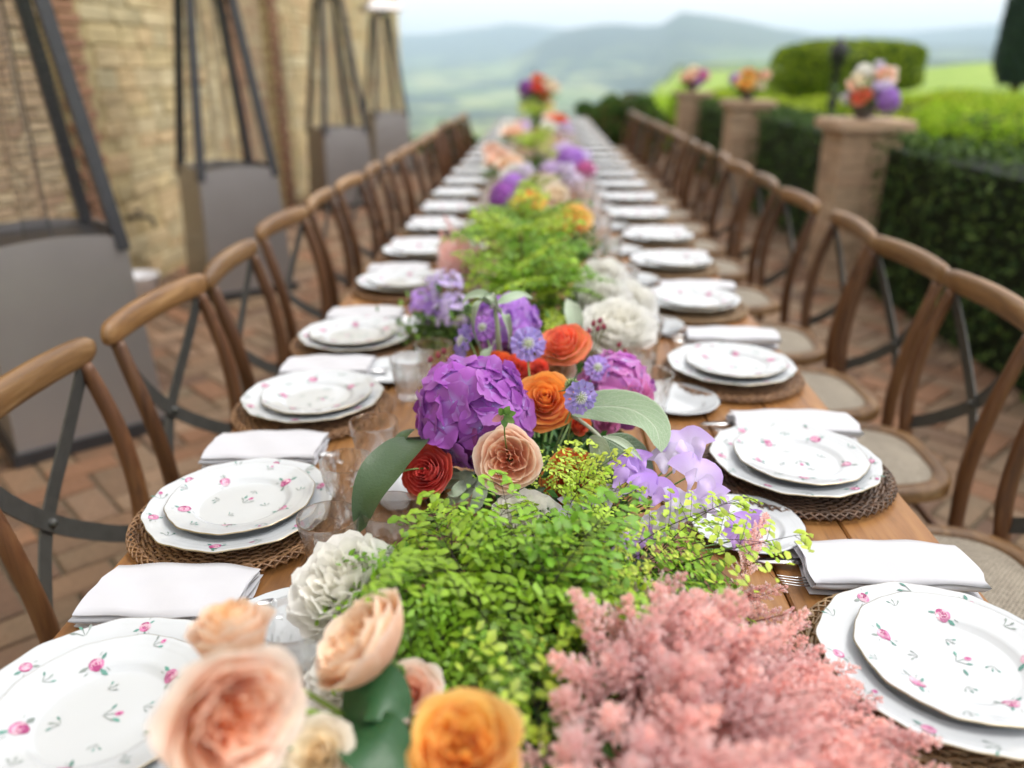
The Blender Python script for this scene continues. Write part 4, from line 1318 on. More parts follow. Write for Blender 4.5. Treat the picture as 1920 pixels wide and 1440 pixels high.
PEACH = ((0.95, 0.42, 0.15), (0.94, 0.70, 0.55), (0.97, 0.87, 0.80), (0.90, 0.45, 0.15))
APRIC = ((0.92, 0.55, 0.18), (0.94, 0.68, 0.48), (0.97, 0.87, 0.78), (0.92, 0.70, 0.25))
BLUSH = ((0.95, 0.50, 0.28), (0.92, 0.66, 0.50), (0.95, 0.84, 0.73), (0.88, 0.5, 0.3))
YELLO = ((0.95, 0.50, 0.06), (0.92, 0.54, 0.12), (0.94, 0.70, 0.28), (0.85, 0.38, 0.05))
ORANG = ((0.92, 0.36, 0.02), (0.92, 0.30, 0.04), (0.94, 0.42, 0.10), (0.9, 0.4, 0.03))
OPINK = ((0.88, 0.14, 0.09), (0.92, 0.42, 0.15), (0.88, 0.18, 0.13), (0.92, 0.58, 0.12))
CORAL = ((0.82, 0.06, 0.035), (0.88, 0.12, 0.07), (0.90, 0.2, 0.13), (0.75, 0.06, 0.03))
REDOR = ((0.86, 0.10, 0.02), (0.90, 0.18, 0.035), (0.92, 0.3, 0.09), (0.88, 0.25, 0.03))
CREAM = ((0.90, 0.74, 0.48), (0.91, 0.82, 0.66), (0.93, 0.88, 0.78), (0.88, 0.75, 0.45))
WHITE = ((0.88, 0.86, 0.78), (0.90, 0.895, 0.87), (0.92, 0.92, 0.91), (0.85, 0.85, 0.72))
PINKP = ((0.70, 0.15, 0.42), (0.74, 0.22, 0.52), (0.80, 0.38, 0.64), (0.6, 0.1, 0.3))

BASEPT = Vector((0, 0, 0))
def flower(name, label, cat, loc, nrm, R, style, pal, parts=2, foot=None, spin=None, openk=1.0, group=None, detail=1.0):
    o = ob(name, None)
    Mw = aim(loc, nrm, random.uniform(0, 6) if spin is None else spin)
    o.matrix_world = Mw
    tag(o, label, cat, group)
    L = rose_layers(style, pal, detail, openk)
    n = len(L)
    heart = MB()
    for i, lay in enumerate(L):
        for p in lay:
            if i < n - parts: heart.join(p)
            else: ob('petal', p.xf(S(R)).mesh('petal', M_PETAL), o)
    ob('flower_heart', heart.xf(S(R)).mesh('flower_heart', M_PETAL), o)
    mb = MB(); calyx(mb, R); ob('calyx', mb.mesh('calyx', M_STEM), o)
    if foot is not None: stem_to(o, Mw, R, foot)
    return o

def rose_mesh(style, pal, detail=0.7):
    mb = MB()
    for lay in rose_layers(style, pal, detail):
        for p in lay: mb.join(p)
    calyx(mb, 1.0)
    return mb

# ---- hydrangea florets
def floret(cols, cup=0.25):
    mb = MB()
    off = rng.uniform(0, 1.57)
    for k in range(4):
        nu, nv = 6, 6
        u = np.linspace(-1, 1, nu)[None, :]; v = np.linspace(0, 1, nv)[:, None]
        w = 0.62 * np.sin(np.clip(v * 0.97 + 0.03, 0, 1) ** 0.8 * PI * 0.90) ** 0.6
        x = 0.03 + v * (1 - 0.1 * u * u) * rng.uniform(0.92, 1.06); y = u * w
        z = cup * (x ** 2) * 0.7 + 0.10 * u * u * v - 0.20 * v ** 3 + 0.09 * np.sin(3 * u + k * 2 + off * 3) * v + 0.04 * np.sin(7 * u + k) * v ** 2 + 0.025 * (k % 2)
        x, y, z = [np.broadcast_to(q, (nv, nu)) for q in (x, y, z)]
        a = off + k * PI / 2 + rng.uniform(-0.1, 0.1)
        V = np.stack([x * np.cos(a) - y * np.sin(a), x * np.sin(a) + y * np.cos(a), z], 2).reshape(-1, 3)
        vt = np.broadcast_to(v, (nv, nu)).reshape(-1, 1); ut = np.broadcast_to(np.abs(u), (nv, nu)).reshape(-1, 1)
        C = lerp(np.asarray(cols[0])[None], np.asarray(cols[1])[None], sstep(0.02, 0.4, vt)); C = lerp(C, np.asarray(cols[2])[None], sstep(0.7, 1, vt) * 0.7)
        C = C * (1 - 0.12 * np.exp(-(ut / 0.12) ** 2)) * rng.uniform(0.85, 1.1)
        mb.add(V, grid(nu, nv), np.clip(C, 0, 1))
    revolve(mb, [(0.001, 0.10), (0.05, 0.08), (0.07, 0.03), (0.04, 0.0)], 7, (0.45, 0.42, 0.75))
    return mb
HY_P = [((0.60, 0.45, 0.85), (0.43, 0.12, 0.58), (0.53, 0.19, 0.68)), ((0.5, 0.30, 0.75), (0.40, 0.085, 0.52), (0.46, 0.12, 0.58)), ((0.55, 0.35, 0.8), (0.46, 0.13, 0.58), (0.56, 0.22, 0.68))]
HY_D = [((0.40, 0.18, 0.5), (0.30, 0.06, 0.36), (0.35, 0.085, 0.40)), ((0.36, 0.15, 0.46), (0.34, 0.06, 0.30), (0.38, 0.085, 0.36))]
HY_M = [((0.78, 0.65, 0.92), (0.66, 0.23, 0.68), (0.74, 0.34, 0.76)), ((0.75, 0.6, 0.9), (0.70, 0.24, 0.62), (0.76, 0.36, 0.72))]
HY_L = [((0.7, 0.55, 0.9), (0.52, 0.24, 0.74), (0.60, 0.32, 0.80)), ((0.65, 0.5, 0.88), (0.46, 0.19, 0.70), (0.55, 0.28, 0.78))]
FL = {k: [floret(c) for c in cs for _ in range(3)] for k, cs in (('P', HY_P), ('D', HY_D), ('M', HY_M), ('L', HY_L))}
FLM = {k: [m.mesh('floret', M_PETAL) for m in v] for k, v in FL.items()}
def fib(n, zmin):
    out = []
    for i in range(n):
        z = 1 - (i + 0.5) / n * (1 - zmin)
        a = i * 2.39996
        r = math.sqrt(max(0, 1 - z * z)); out.append(Vector((r * math.cos(a), r * math.sin(a), z)))
    return out
def hydrangea(label, loc, nrm, R, n, kind, dark=None, foot=None, fs=0.026):
    o = ob('hydrangea', None); Mw = aim(loc, nrm); o.matrix_world = Mw
    tag(o, label, 'hydrangea')
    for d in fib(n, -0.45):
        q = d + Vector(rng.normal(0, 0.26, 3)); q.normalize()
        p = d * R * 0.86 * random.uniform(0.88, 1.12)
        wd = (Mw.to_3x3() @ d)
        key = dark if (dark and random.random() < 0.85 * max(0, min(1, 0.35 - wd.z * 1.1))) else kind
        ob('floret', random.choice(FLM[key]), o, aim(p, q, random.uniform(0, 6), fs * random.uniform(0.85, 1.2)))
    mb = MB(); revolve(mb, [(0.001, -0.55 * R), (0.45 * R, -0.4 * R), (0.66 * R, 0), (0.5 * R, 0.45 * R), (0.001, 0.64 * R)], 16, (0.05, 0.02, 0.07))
    ob('inner_sepals', mb.mesh('inner_sepals', M_PETAL), o)
    if foot is not None: stem_to(o, Mw, R, foot, rad=0.004)
    return o
def hydrangea_mesh(kind, n=46):
    mb = MB()
    for d in fib(n, -0.3):
        q = d + Vector(rng.normal(0, 0.16, 3)); q.normalize()
        mb.join(random.choice(FL[kind]), aim(d * 0.84, q, random.uniform(0, 6), 0.34))
    revolve(mb, [(0.001, -0.5), (0.45, -0.4), (0.66, 0), (0.5, 0.45), (0.001, 0.64)], 12, (0.06, 0.03, 0.08))
    return mb

# ---- sweet pea blossom: ruffled banner and two wings, facing +Z
def sweetpea(cols):
    mb = MB()
    def sheet(fn, nu, nv, k0, k1):
        u = np.linspace(-1, 1, nu)[None, :]; v = np.linspace(0, 1, nv)[:, None]
        x, y, z = [np.broadcast_to(q, (nv, nu)) for q in fn(u, v)]
        vt = np.broadcast_to(v, (nv, nu)).reshape(-1, 1)
        C = lerp(np.asarray(k0)[None], np.asarray(k1)[None], vt) * rng.uniform(0.92, 1.06)
        mb.add(np.stack([x, y, z], 2).reshape(-1, 3), grid(nu, nv), np.clip(C, 0, 1))
    p = rng.uniform(0, 6, 4)
    sheet(lambda u, v: (np.sin(u * 1.45) * v * (1.0 + 0.06 * np.sin(5 * u + p[0])), np.cos(u * 1.45) * v * 0.95 - 0.12 - 0.12 * np.exp(-(u / 0.15) ** 2) * v,
                        0.45 * v ** 2 * np.abs(u) - 0.25 * v ** 2 + 0.12 * v ** 2 * np.sin(6 * u + p[1])), 13, 7, cols[0], cols[1])
    for s in (-1, 1):
        sheet(lambda u, v: (s * (0.06 + v * 0.5 * (0.7 + 0.3 * u)), -0.1 + u * 0.42 * np.sin(np.clip(v, 0, 1) ** 0.6 * PI * 0.8) - 0.25 * v, 0.28 + 0.35 * np.sin(v * 2.0) + 0.06 * np.sin(4 * u + p[2])), 7, 6, cols[0], cols[2])
    revolve(mb, [(0.001, -0.42), (0.10, -0.36), (0.15, -0.2), (0.08, -0.1)], 8, (0.16, 0.30, 0.09))
    return mb
SP_L = ((0.78, 0.70, 0.92), (0.62, 0.46, 0.87), (0.70, 0.55, 0.90))
SP_V = ((0.66, 0.46, 0.88), (0.50, 0.28, 0.80), (0.58, 0.36, 0.84))
SP_W = ((0.84, 0.80, 0.93), (0.74, 0.65, 0.90), (0.78, 0.70, 0.92))
SPB = {k: [sweetpea(c) for _ in range(4)] for k, c in (('L', SP_L), ('V', SP_V), ('W', SP_W))}
SPM = {k: [m.mesh('blossom', M_PETAL) for m in v] for k, v in SPB.items()}

def sweet_pea_stem(label, pts, foot, kind):
    """pts: (location, facing, size) of each blossom"""
    o = ob('sweet_pea', None); o.location = pts[0][0]
    tag(o, label, 'sweet pea', 'lavender sweet peas')
    mb = MB()
    for (p, nn, sz) in pts:
        q = Vector(p) - Vector(pts[0][0])
        ob('blossom', random.choice(SPM[kind if random.random() < 0.75 else 'W']), o, aim(q, nn, random.uniform(-0.6, 0.6), sz))
        f = Vector(foot) - Vector(pts[0][0])
        b = q - Vector(nn).normalized() * sz * 0.4
        tube(mb, smoothpath([b, b - Vector(nn).normalized() * sz * 0.5 + Vector((0, 0, -0.004)), f], 9), 0.0013, 5, (0.2, 0.36, 0.10), up=(0.2, 1, 0.3))
    ob('stem', mb.mesh('stem', M_STEM), o)
    return o

# ---- maidenhair fern frond: local x outward, z up
def leaflet(mb, p, d, nrm, L, col):
    d = d / (np.linalg.norm(d) + 1e-9); s = np.cross(nrm, d); s /= np.linalg.norm(s) + 1e-9
    nrm = np.cross(d, s)
    n = 10
    th = np.linspace(-1.2, 1.2, n)
    lob = 1 + 0.07 * np.sin(th * 6.5 + random.uniform(0, 6))
    r = L * np.cos(th * 0.33) * lob * random.uniform(0.9, 1.1)
    cz = -0.14 * (np.abs(th) / 1.2) ** 2 * L - 0.06 * L
    V = [p] + [p + d * rr * math.cos(t) + s * rr * math.sin(t) * 1.05 + nrm * z for rr, t, z in zip(r, th, cz)]
    V.append(p + d * L * 0.55)
    F = [(0, 1, n + 1), (0, n + 1, n)] + [(n + 1, i, i + 1) for i in range(1, n)]
    c = np.asarray(col) * random.uniform(0.75, 1.25)
    mb.add(V, F, np.clip(np.concatenate([[c * 0.7], np.tile(c, (n, 1)) * rng.uniform(0.9, 1.15, (n, 1)), [c]]), 0, 1))

def fern_frond(L, leaf, col, npin=7, droop=0.6, sparse=1.0):
    mb = MB()
    s = np.linspace(0, 1, 16)
    P = np.stack([L * (0.12 * s + 0.78 * s ** 1.5), L * 0.06 * np.sin(s * 3 + random.uniform(0, 6)) * s, L * (0.95 * s - droop * s ** 2)], 1)
    dk = (0.03, 0.02, 0.012)
    tube(mb, P, np.linspace(0.0011, 0.0004, 16), 4, dk, up=(0, 1, 0.2))
    def at_(t): return np.array([np.interp(t, s, P[:, k]) for k in range(3)])
    for i in range(npin):
        t = 0.28 + 0.70 * i / (npin - 1)
        b = at_(t); tg = at_(min(1, t + 0.05)) - at_(t - 0.05); tg /= np.linalg.norm(tg)
        ln = L * (0.42 - 0.30 * abs(t - 0.42) / 0.58) * random.uniform(0.85, 1.1)
        for sd in (-1, 1):
            if i == npin - 1 and sd == 1: dirv = tg
            else: dirv = tg * 0.55 + np.array([0, sd, 0]) * 0.8 + np.array([0, 0, 0.15])
            dirv /= np.linalg.norm(dirv)
            m = max(3, int(ln / (leaf * 0.75) * sparse))
            Q = [b + dirv * ln * q - np.array([0, 0, 1]) * ln * 0.35 * q * q for q in np.linspace(0, 1, m + 1)]
            tube(mb, Q, 0.00045, 3, dk, up=(0, 0.3, 1))
            for j in range(1, m + 1):
                up = np.array([0.15, 0, 1.0]) + rng.normal(0, 0.35, 3)
                sd2 = np.cross(dirv, (0, 0, 1.0)); sd2 /= np.linalg.norm(sd2) + 1e-9
                for e in ((-1, 1) if j < m else (0,)):
                    dd = dirv * 0.55 + sd2 * e * 0.85 + rng.normal(0, 0.18, 3) + np.array([0, 0, -0.12])
                    leaflet(mb, Q[j] + dd * leaf * 0.18, dd, up, leaf * random.uniform(0.7, 1.15) * (1 - 0.25 * j / m), col)
    return mb
G1, G2, G3, G4 = (0.25, 0.44, 0.022), (0.17, 0.34, 0.018), (0.42, 0.60, 0.045), (0.50, 0.64, 0.07)
FR = [fern_frond(0.20, 0.0112, c, 7, d, 0.66) for c, d in ((G1, 0.55), (G2, 0.7), (G1, 0.85), (G3, 0.6), (G2, 0.5), (G3, 0.75))]
FRM = [m.mesh('frond', M_LEAF) for m in FR]
FRL = [fern_frond(0.17, 0.0085, c, 6, 0.5, 0.62) for c in (G4, G3, G4)]          # small light sprays
FRS = [fern_frond(0.19, 0.0105, c, 5, 0.45, 0.42).mesh('frond', M_LEAF) for c in (G3, G4, G3)]
FRLM = [m.mesh('frond', M_LEAF) for m in FRL]
FRB = [fern_frond(0.22, 0.0155, c, 6, 0.75, 0.7) for c in (G2, G1, (0.15, 0.36, 0.04))]   # larger leaflets
FRBM = [m.mesh('frond', M_LEAF) for m in FRB]

def frond_matrix(base, az, tilt, s, roll=0.0):
    return T(*base) @ RZ(az) @ RY(tilt) @ RX(roll) @ S(s)

def fern(label, base, n, smin, smax, meshes, az0=0, az1=2 * PI, spread=0.04, tiltr=(-0.35, 0.5), group='maidenhair ferns in the garland'):
    o = thing('maidenhair_fern', label, 'fern', base, 0, group)
    for k in range(n):
        az = az0 + (az1 - az0) * (k + random.random()) / n
        b = (random.uniform(-spread, spread), random.uniform(-spread, spread), random.uniform(-0.01, 0.02))
        tag(ob('frond', random.choice(meshes), o, frond_matrix(b, az, random.uniform(*tiltr), random.uniform(smin, smax), random.uniform(-0.4, 0.4))), kind='stuff')
    return o

# ---- astilbe plume along +Z
def plume(L, W, cols):
    mb = MB()
    tube(mb, [(0, 0, -0.05), (0, 0, L * 0.5), (0, 0, L)], np.array([0.0012, 0.0009, 0.0004]), 4, (0.35, 0.16, 0.13), up=(1, 0, 0))
    nb = 34
    P, N = [], []
    for i in range(nb):
        t = i / (nb - 1); z = L * (0.02 + 0.96 * t); a = i * 2.4 + random.uniform(-.3, .3)
        ln = W * (1 - t) ** 0.85 * random.uniform(0.75, 1.15) + 0.004
        d = np.array([math.cos(a), math.sin(a), 0.75]); d /= np.linalg.norm(d)
        m = int(8 + ln / 0.0007)
        for j in range(m):
            q = 0.3 + 0.7 * (j + random.random()) / m
            P.append(np.array([0, 0, z]) + d * ln * q + np.array([0, 0, 0.25 * ln * q * q]) + rng.normal(0, 0.0019 * (1.15 - 0.85 * q), 3)); N.append(d)
    P = np.array(P); n = len(P)
    d = rng.normal(size=(n, 3)); d /= np.linalg.norm(d, axis=1)[:, None]
    t = rng.normal(size=(n, 3)); t -= d * (t * d).sum(1)[:, None]; t /= np.linalg.norm(t, axis=1)[:, None]
    b = np.cross(d, t)
    sz = rng.uniform(0.0011, 0.0024, (n, 1))
    V = np.stack([P - t * sz, P + b * sz * 0.5, P + t * sz, P - b * sz * 0.5, P - b * sz, P + d * sz * 0.5, P + b * sz, P - d * sz * 0.5], 1).reshape(-1, 3)
    F = [(8 * i + o, 8 * i + o + 1, 8 * i + o + 2, 8 * i + o + 3) for i in range(n) for o in (0, 4)]
    rr = np.linalg.norm(P[:, :2], axis=1) / W
    c0, c1, c2 = [np.asarray(c)[None] for c in cols]
    C = lerp(c0, c1, np.clip(rr * 1.6, 0, 1)[:, None]); C = lerp(C, c2, (rng.random((n, 1)) > 0.75) * 0.8) * rng.uniform(0.85, 1.1, (n, 1))
    mb.add(V, F, np.clip(np.repeat(C, 8, 0), 0, 1))
    return mb
AST = ((0.93, 0.58, 0.54), (0.96, 0.79, 0.785), (0.97, 0.91, 0.905))
PL = [plume(random.uniform(0.085, 0.12), random.uniform(0.021, 0.03), AST) for _ in range(6)]
PLM = [m.mesh('plume', M_FLUFF, False) for m in PL]

# ---- broad leaf along a spine
def leaf_patch(mb, spine, W, up, col0, col1, cup=0.12, nu=9, wave=0.05, shape=(0.75, 1.15), tipk=1.0):
    P = smoothpath(spine, 18); n = len(P)
    s = np.linspace(0, 1, n)
    w = W * np.sin(PI * np.clip(s, 0.0, 1) ** shape[0]) ** shape[1] * (1 - 0.0 * s) + 0.0006
    Tn = np.gradient(P, axis=0); Tn /= np.linalg.norm(Tn, axis=1)[:, None]
    Sd = np.cross(Tn, np.asarray(up, float)); Sd /= np.linalg.norm(Sd, axis=1)[:, None]
    Nn = np.cross(Sd, Tn)
    u = np.linspace(-1, 1, nu)
    ph = random.uniform(0, 6)
    V = P[:, None, :] + w[:, None, None] * (u[None, :, None] * Sd[:, None, :] + (cup * u[None, :, None] ** 2 + wave * np.sin(s[:, None, None] * 17 + ph + 2 * np.sign(u)[None, :, None]) * np.abs(u)[None, :, None] ** 2) * Nn[:, None, :])
    uv = np.stack(np.broadcast_arrays(0.5 + 0.5 * u[None, :], s[:, None]), 2).reshape(-1, 2)
    C = lerp(np.asarray(col0)[None, None], np.asarray(col1)[None, None], np.broadcast_to(s[:, None, None], (n, nu, 1))).reshape(-1, 3)
    mb.add(V.reshape(-1, 3), grid(nu, n), C, uv)
    return mb

def pts(*a): return [spot(*p) for p in a]
SG, SG2, SGD = (0.21, 0.30, 0.18), (0.32, 0.40, 0.28), (0.07, 0.13, 0.055)
def leaf_obj(o, name, spine, W, up, c0, c1, mat=None, **kw):
    org = o.location
    mb = MB(); leaf_patch(mb, [Vector(p) - org for p in spine], W, up, c0, c1, **kw)
    return ob(name, mb.mesh(name, mat or M_SAGE), o)
def stem_obj(o, P, r, col=(0.28, 0.33, 0.22), mat=None):
    mb = MB(); Q = smoothpath([Vector(p) - o.location for p in P], 14); tube(mb, Q, r if np.ndim(r) == 0 else np.interp(np.linspace(0, 1, 14), np.linspace(0, 1, len(r)), r), 7, col, up=(0.3, 0.2, 1))
    return ob('stem', mb.mesh('stem', mat or M_STEM), o)

# ================================================================== THE GARLAND, near to far
def toward(loc, k=1.0, add=(0, 0, 0)):
    """facing direction from a flower towards the viewer's side of the table"""
    d = (CAM - Vector(loc)).normalized() * k + Vector(add)
    return d.normalized()
def foot(x, y): return Vector((x, y, TOP + 0.03))
FA, FB, FC = foot(-0.10, 0.52), foot(0.0, 0.75), foot(0.0, 1.12)

# -- nearest flowers
p = spot(428, 1345, 0.215); flower('rose', 'big peach garden rose blooming nearest the camera at lower left', 'rose', p, toward(p, 1, (0.4, 0.1, -0.35)), 0.046, 'garden', PEACH, 3, FA, openk=1.1, detail=1.5)
p = spot(440, 1215, 0.19); flower('rose', 'pale blush rose bud standing just behind the big peach rose', 'rose', p, (-0.15, 0.2, 0.95), 0.050, 'bud', APRIC, 2, FA)
p = spot(685, 1210, 0.17); flower('rose', 'apricot cupped rose lying sideways under the fern', 'rose', p, (-0.62, -0.05, 0.72), 0.050, 'garden', APRIC, 3, FA, openk=0.3)
p = spot(868, 1400, 0.19); flower('rose', 'golden yellow garden rose at the bottom below the fern', 'rose', p, toward(p, 1, (0.05, 0.2, 0.25)), 0.039, 'garden', YELLO, 3, FA, openk=0.6)
p = spot(595, 1415, 0.13); flower('rose', 'small cream rose low beside the dark rose leaves', 'rose', p, toward(p, 1, (-0.4, 0, 0.3)), 0.027, 'hybrid', CREAM, 2, FA)
p = spot(770, 1300, 0.12); flower('rose', 'half hidden orange peach rose between the leaves and fern', 'rose', p, toward(p, 1, (-0.2, 0, 0.2)), 0.026, 'hybrid', PEACH, 2, FA)
p = spot(645, 1095, 0.115); flower('peony', 'white peony half covered by the fern on the left', 'peony', p, (-0.25, -0.35, 0.9), 0.060, 'peony', WHITE, 2, FB)
p = spot(650, 1265, 0.055); flower('peony', 'white peony low down behind the apricot rose', 'peony', p, (-0.5, -0.5, 0.7), 0.050, 'peony', WHITE, 2, FA)
p = spot(985, 985, 0.075); flower('peony', 'white peony peeping out behind the near fern', 'peony', p, (0.0, -0.5, 0.85), 0.050, 'peony', WHITE, 2, FB)
# rose leaves with their stems
o = thing('rose_leaf_spray', 'dark green glossy rose leaves on light stems at lower left', 'leaves', spot(650, 1335, 0.12))
DG, DG2 = (0.022, 0.085, 0.028), (0.035, 0.12, 0.04)
for spn, W, up in ((((640, 1330, 0.125), (690, 1300, 0.145), (730, 1310, 0.145), (768, 1345, 0.13)), 0.026, (0.1, -0.5, 1)),
                   (((640, 1345, 0.12), (690, 1385, 0.135), (730, 1415, 0.13), (790, 1470, 0.11)), 0.028, (0.2, -0.4, 1)),
                   (((640, 1345, 0.12), (632, 1390, 0.125), (640, 1440, 0.12), (660, 1500, 0.1)), 0.017, (-0.5, -0.5, 1)),
                   (((790, 1300, 0.10), (800, 1340, 0.11), (800, 1370, 0.11), (790, 1410, 0.1)), 0.014, (0, -0.6, 1))):
    leaf_obj(o, 'leaf', pts(*spn), W, up, DG, DG2, M_GLOSSLEAF, cup=0.18, wave=0.04, shape=(0.85, 0.75))
stem_obj(o, pts((518, 1262, 0.155), (565, 1292, 0.14), (640, 1338, 0.12)), 0.0024, (0.25, 0.42, 0.07))
stem_obj(o, pts((530, 1338, 0.165), (580, 1335, 0.145), (640, 1345, 0.12)), 0.0026, (0.25, 0.42, 0.07))
stem_obj(o, pts((640, 1340, 0.12), (760, 1320, 0.07), (800, 1290, 0.03)), 0.0026, (0.2, 0.36, 0.06))

# -- near fern: a mound of fronds
fb = Vector((-0.055, 0.735, TOP + 0.085))
fo = fern('large bright green maidenhair fern mounded in the middle foreground', fb, 44, 0.6, 1.0, FRM[:3] + FRM[:5] + FRBM[:1] + FRS[:1], -2.2, 2.75, 0.06, (-0.3, 0.6))
for k in range(7):       # short fronds over the white peony
    tag(ob('frond', random.choice(FRM[:3]), fo, frond_matrix((random.uniform(-0.07, -0.03), random.uniform(-0.03, 0.06), 0.02), random.uniform(2.7, 4.1), random.uniform(-0.1, 0.6), random.uniform(0.55, 0.75), random.uniform(-0.4, 0.4))), kind='stuff')
for k in range(20):      # front skirt hanging towards the camera
    az = random.uniform(-PI * 0.68, -PI * 0.2)
    tag(ob('frond', random.choice(FRM[:3]), fo, frond_matrix((random.uniform(-0.07, 0.06), random.uniform(-0.05, 0.03), random.uniform(-0.01, 0.03)), az, random.uniform(0.45, 1.1), random.uniform(0.45, 0.75), random.uniform(-0.5, 0.5))), kind='stuff')
for k in range(18):      # paler young growth on its right shoulder
    az = random.uniform(-0.9, 1.3)
    tag(ob('frond', random.choice(FRM[3:4] + FRM[5:6] + FRLM[:1]), fo, frond_matrix((random.uniform(0.03, 0.12), random.uniform(-0.03, 0.07), random.uniform(0.0, 0.045)), az, random.uniform(0.0, 0.8), random.uniform(0.45, 0.7), random.uniform(-0.5, 0.5))), kind='stuff')
fern('light maidenhair spray with round leaflets reaching towards the right hand plates', Vector((0.13, 0.86, TOP + 0.065)), 5, 0.7, 0.9, FRS, 0.0, 0.8, 0.03, (-0.25, 0.25))
fern('coarser maidenhair fern with large leaflets above the pink astilbe', Vector((0.10, 0.82, TOP + 0.07)), 11, 0.55, 0.75, FRBM, -1.1, 0.7, 0.045, (0.2, 0.9))
fern('yellow green fern spray in front of the blush garden rose', Vector((0.035, 0.97, TOP + 0.06)), 9, 0.5, 0.75, FRLM, -0.3, 1.9, 0.03, (-0.8, -0.2))

# -- astilbe mound
ao = thing('astilbe', 'large mass of feathery pink astilbe plumes in the right foreground', 'astilbe', (0.135, 0.58, TOP), 0, 'pink astilbe')
def mound(u, v):
    """height of the mound at offsets from its middle"""
    return 0.175 - 0.85 * max(0, u - 0.02) ** 1.2 - 0.9 * max(0, -u - 0.1) - 0.45 * max(0, v - 0.05)
cnt = 0
while cnt < 225:
    u, v = random.uniform(-0.21, 0.25), random.uniform(-0.24, 0.28)
    if u < -0.19 + 0.25 * max(0, v + 0.2) + 0.75 * max(0, v): continue
    if u > 0.235 - 0.5 * max(0, v - 0.06): continue
    h = mound(u, v)
    if h < 0.02: continue
    nrm = Vector((1.3 * (u + 0.03) / 0.2 + random.uniform(-0.35, 0.35), -0.55 + v * 1.2 + random.uniform(-0.35, 0.35), 1.0)).normalized()
    s = random.uniform(0.75, 1.15)
    tip = Vector((u, v, h + random.uniform(-0.025, 0.015)))
    b = tip - nrm * 0.085 * s
    if b.z < 0.006: b.z = 0.006
    tag(ob('plume', random.choice(PLM), ao, aim(b, nrm, random.uniform(0, 6), s)), kind='stuff')
    cnt += 1
mb = MB(); revolve(mb, [(0.15, 0.0), (0.14, 0.04), (0.08, 0.085), (0.001, 0.10)], 20, (0.8, 0.42, 0.38)); mb.xf(T(-0.01, 0.0, 0) @ S(0.9, 1.15, 0.75))
ob('stem_mass', mb.mesh('stem_mass', M_FLUFF), ao)
o = thing('astilbe', 'single thin pink astilbe sprig crossing the right hand bread plate', 'astilbe', spot(1400, 1050, 0.06), 0, 'pink astilbe')
tag(ob('plume', PLM[0], o, aim((0, 0, 0), (0.45, 0.75, 0.35), 0, 0.95)), kind='stuff'); tag(ob('plume', PLM[1], o, aim((-0.01, -0.03, -0.01), (0.3, 0.8, 0.4), 0, 0.8)), kind='stuff')

# -- main bouquet in focus
p = spot(890, 775, 0.165); hydrangea('large deep purple hydrangea head in the middle of the bouquet', p, (-0.25, -0.55, 0.8), 0.086, 66, 'P', 'D', FC, 0.0305)
p = spot(950, 612, 0.15); hydrangea('violet hydrangea behind the grey green lambs ear stalk', p, (0, -0.3, 0.9), 0.068, 46, 'L', 'D', foot(-0.02, 1.5), 0.025)
p = spot(1150, 735, 0.11); hydrangea('pinkish lilac hydrangea on the right of the orange roses', p, (0.3, -0.4, 0.85), 0.07, 46, 'M', 'D', FC, 0.026)
p = spot(953, 862, 0.15); flower('rose', 'blush peach garden rose with a crowded heart facing the camera', 'rose', p, toward(p, 1, (-0.12, 0, -0.02)), 0.044, 'garden', BLUSH, 3, FC, openk=0.6)
p = spot(800, 885, 0.11); flower('ranunculus', 'coral red ranunculus low on the left under the purple hydrangea', 'ranunculus', p, toward(p, 1, (-0.5, 0.1, 0.2)), 0.040, 'ranunculus', CORAL, 2, FC)
p = spot(1078, 898, 0.095); flower('rose', 'orange red rose half hidden by the yellow green fern', 'rose', p, toward(p, 1, (0.3, 0, 0)), 0.040, 'hybrid', REDOR, 2, FC)
p = spot(1118, 925, 0.07); flower('rose', 'small coral pink rose low behind the sweet peas', 'rose', p, toward(p, 1, (0.2, 0, 0.2)), 0.026, 'garden', OPINK, 2, FC)
p = spot(1022, 752, 0.175); flower('rose', 'bright orange rose right of the purple hydrangea', 'rose', p, toward(p, 1, (-0.05, 0.1, 0.55)), 0.045, 'hybrid', ORANG, 3, FC, openk=0.7)
p = spot(1056, 646, 0.195); flower('rose', 'two toned orange and pink rose at the top of the bouquet', 'rose', p, toward(p, 0.8, (-0.3, 0.25, 0.75)), 0.044, 'hybrid', OPINK, 3, FC, openk=0.55)
p = spot(1040, 692, 0.15); flower('rose', 'cream rose tucked between the two orange roses', 'rose', p, toward(p, 1, (0, 0, 0.5)), 0.034, 'garden', CREAM, 2, FC)
p = spot(935, 682, 0.165); flower('ranunculus', 'small orange ranunculus behind the purple hydrangea top', 'ranunculus', p, toward(p, 1, (0, 0, 0.7)), 0.026, 'ranunculus', REDOR, 1, FC)
p = spot(968, 690, 0.16); flower('ranunculus', 'small scarlet ranunculus below the lavender scabious', 'ranunculus', p, toward(p, 1, (0, 0, 0.6)), 0.026, 'ranunculus', CORAL, 1, FC)
p = spot(1192, 742, 0.125); flower('carnation', 'ruffled pink carnation beyond the grey green leaf', 'carnation', p, toward(p, 1, (0.5, 0, 0.5)), 0.031, 'peony', PINKP, 2, FC)


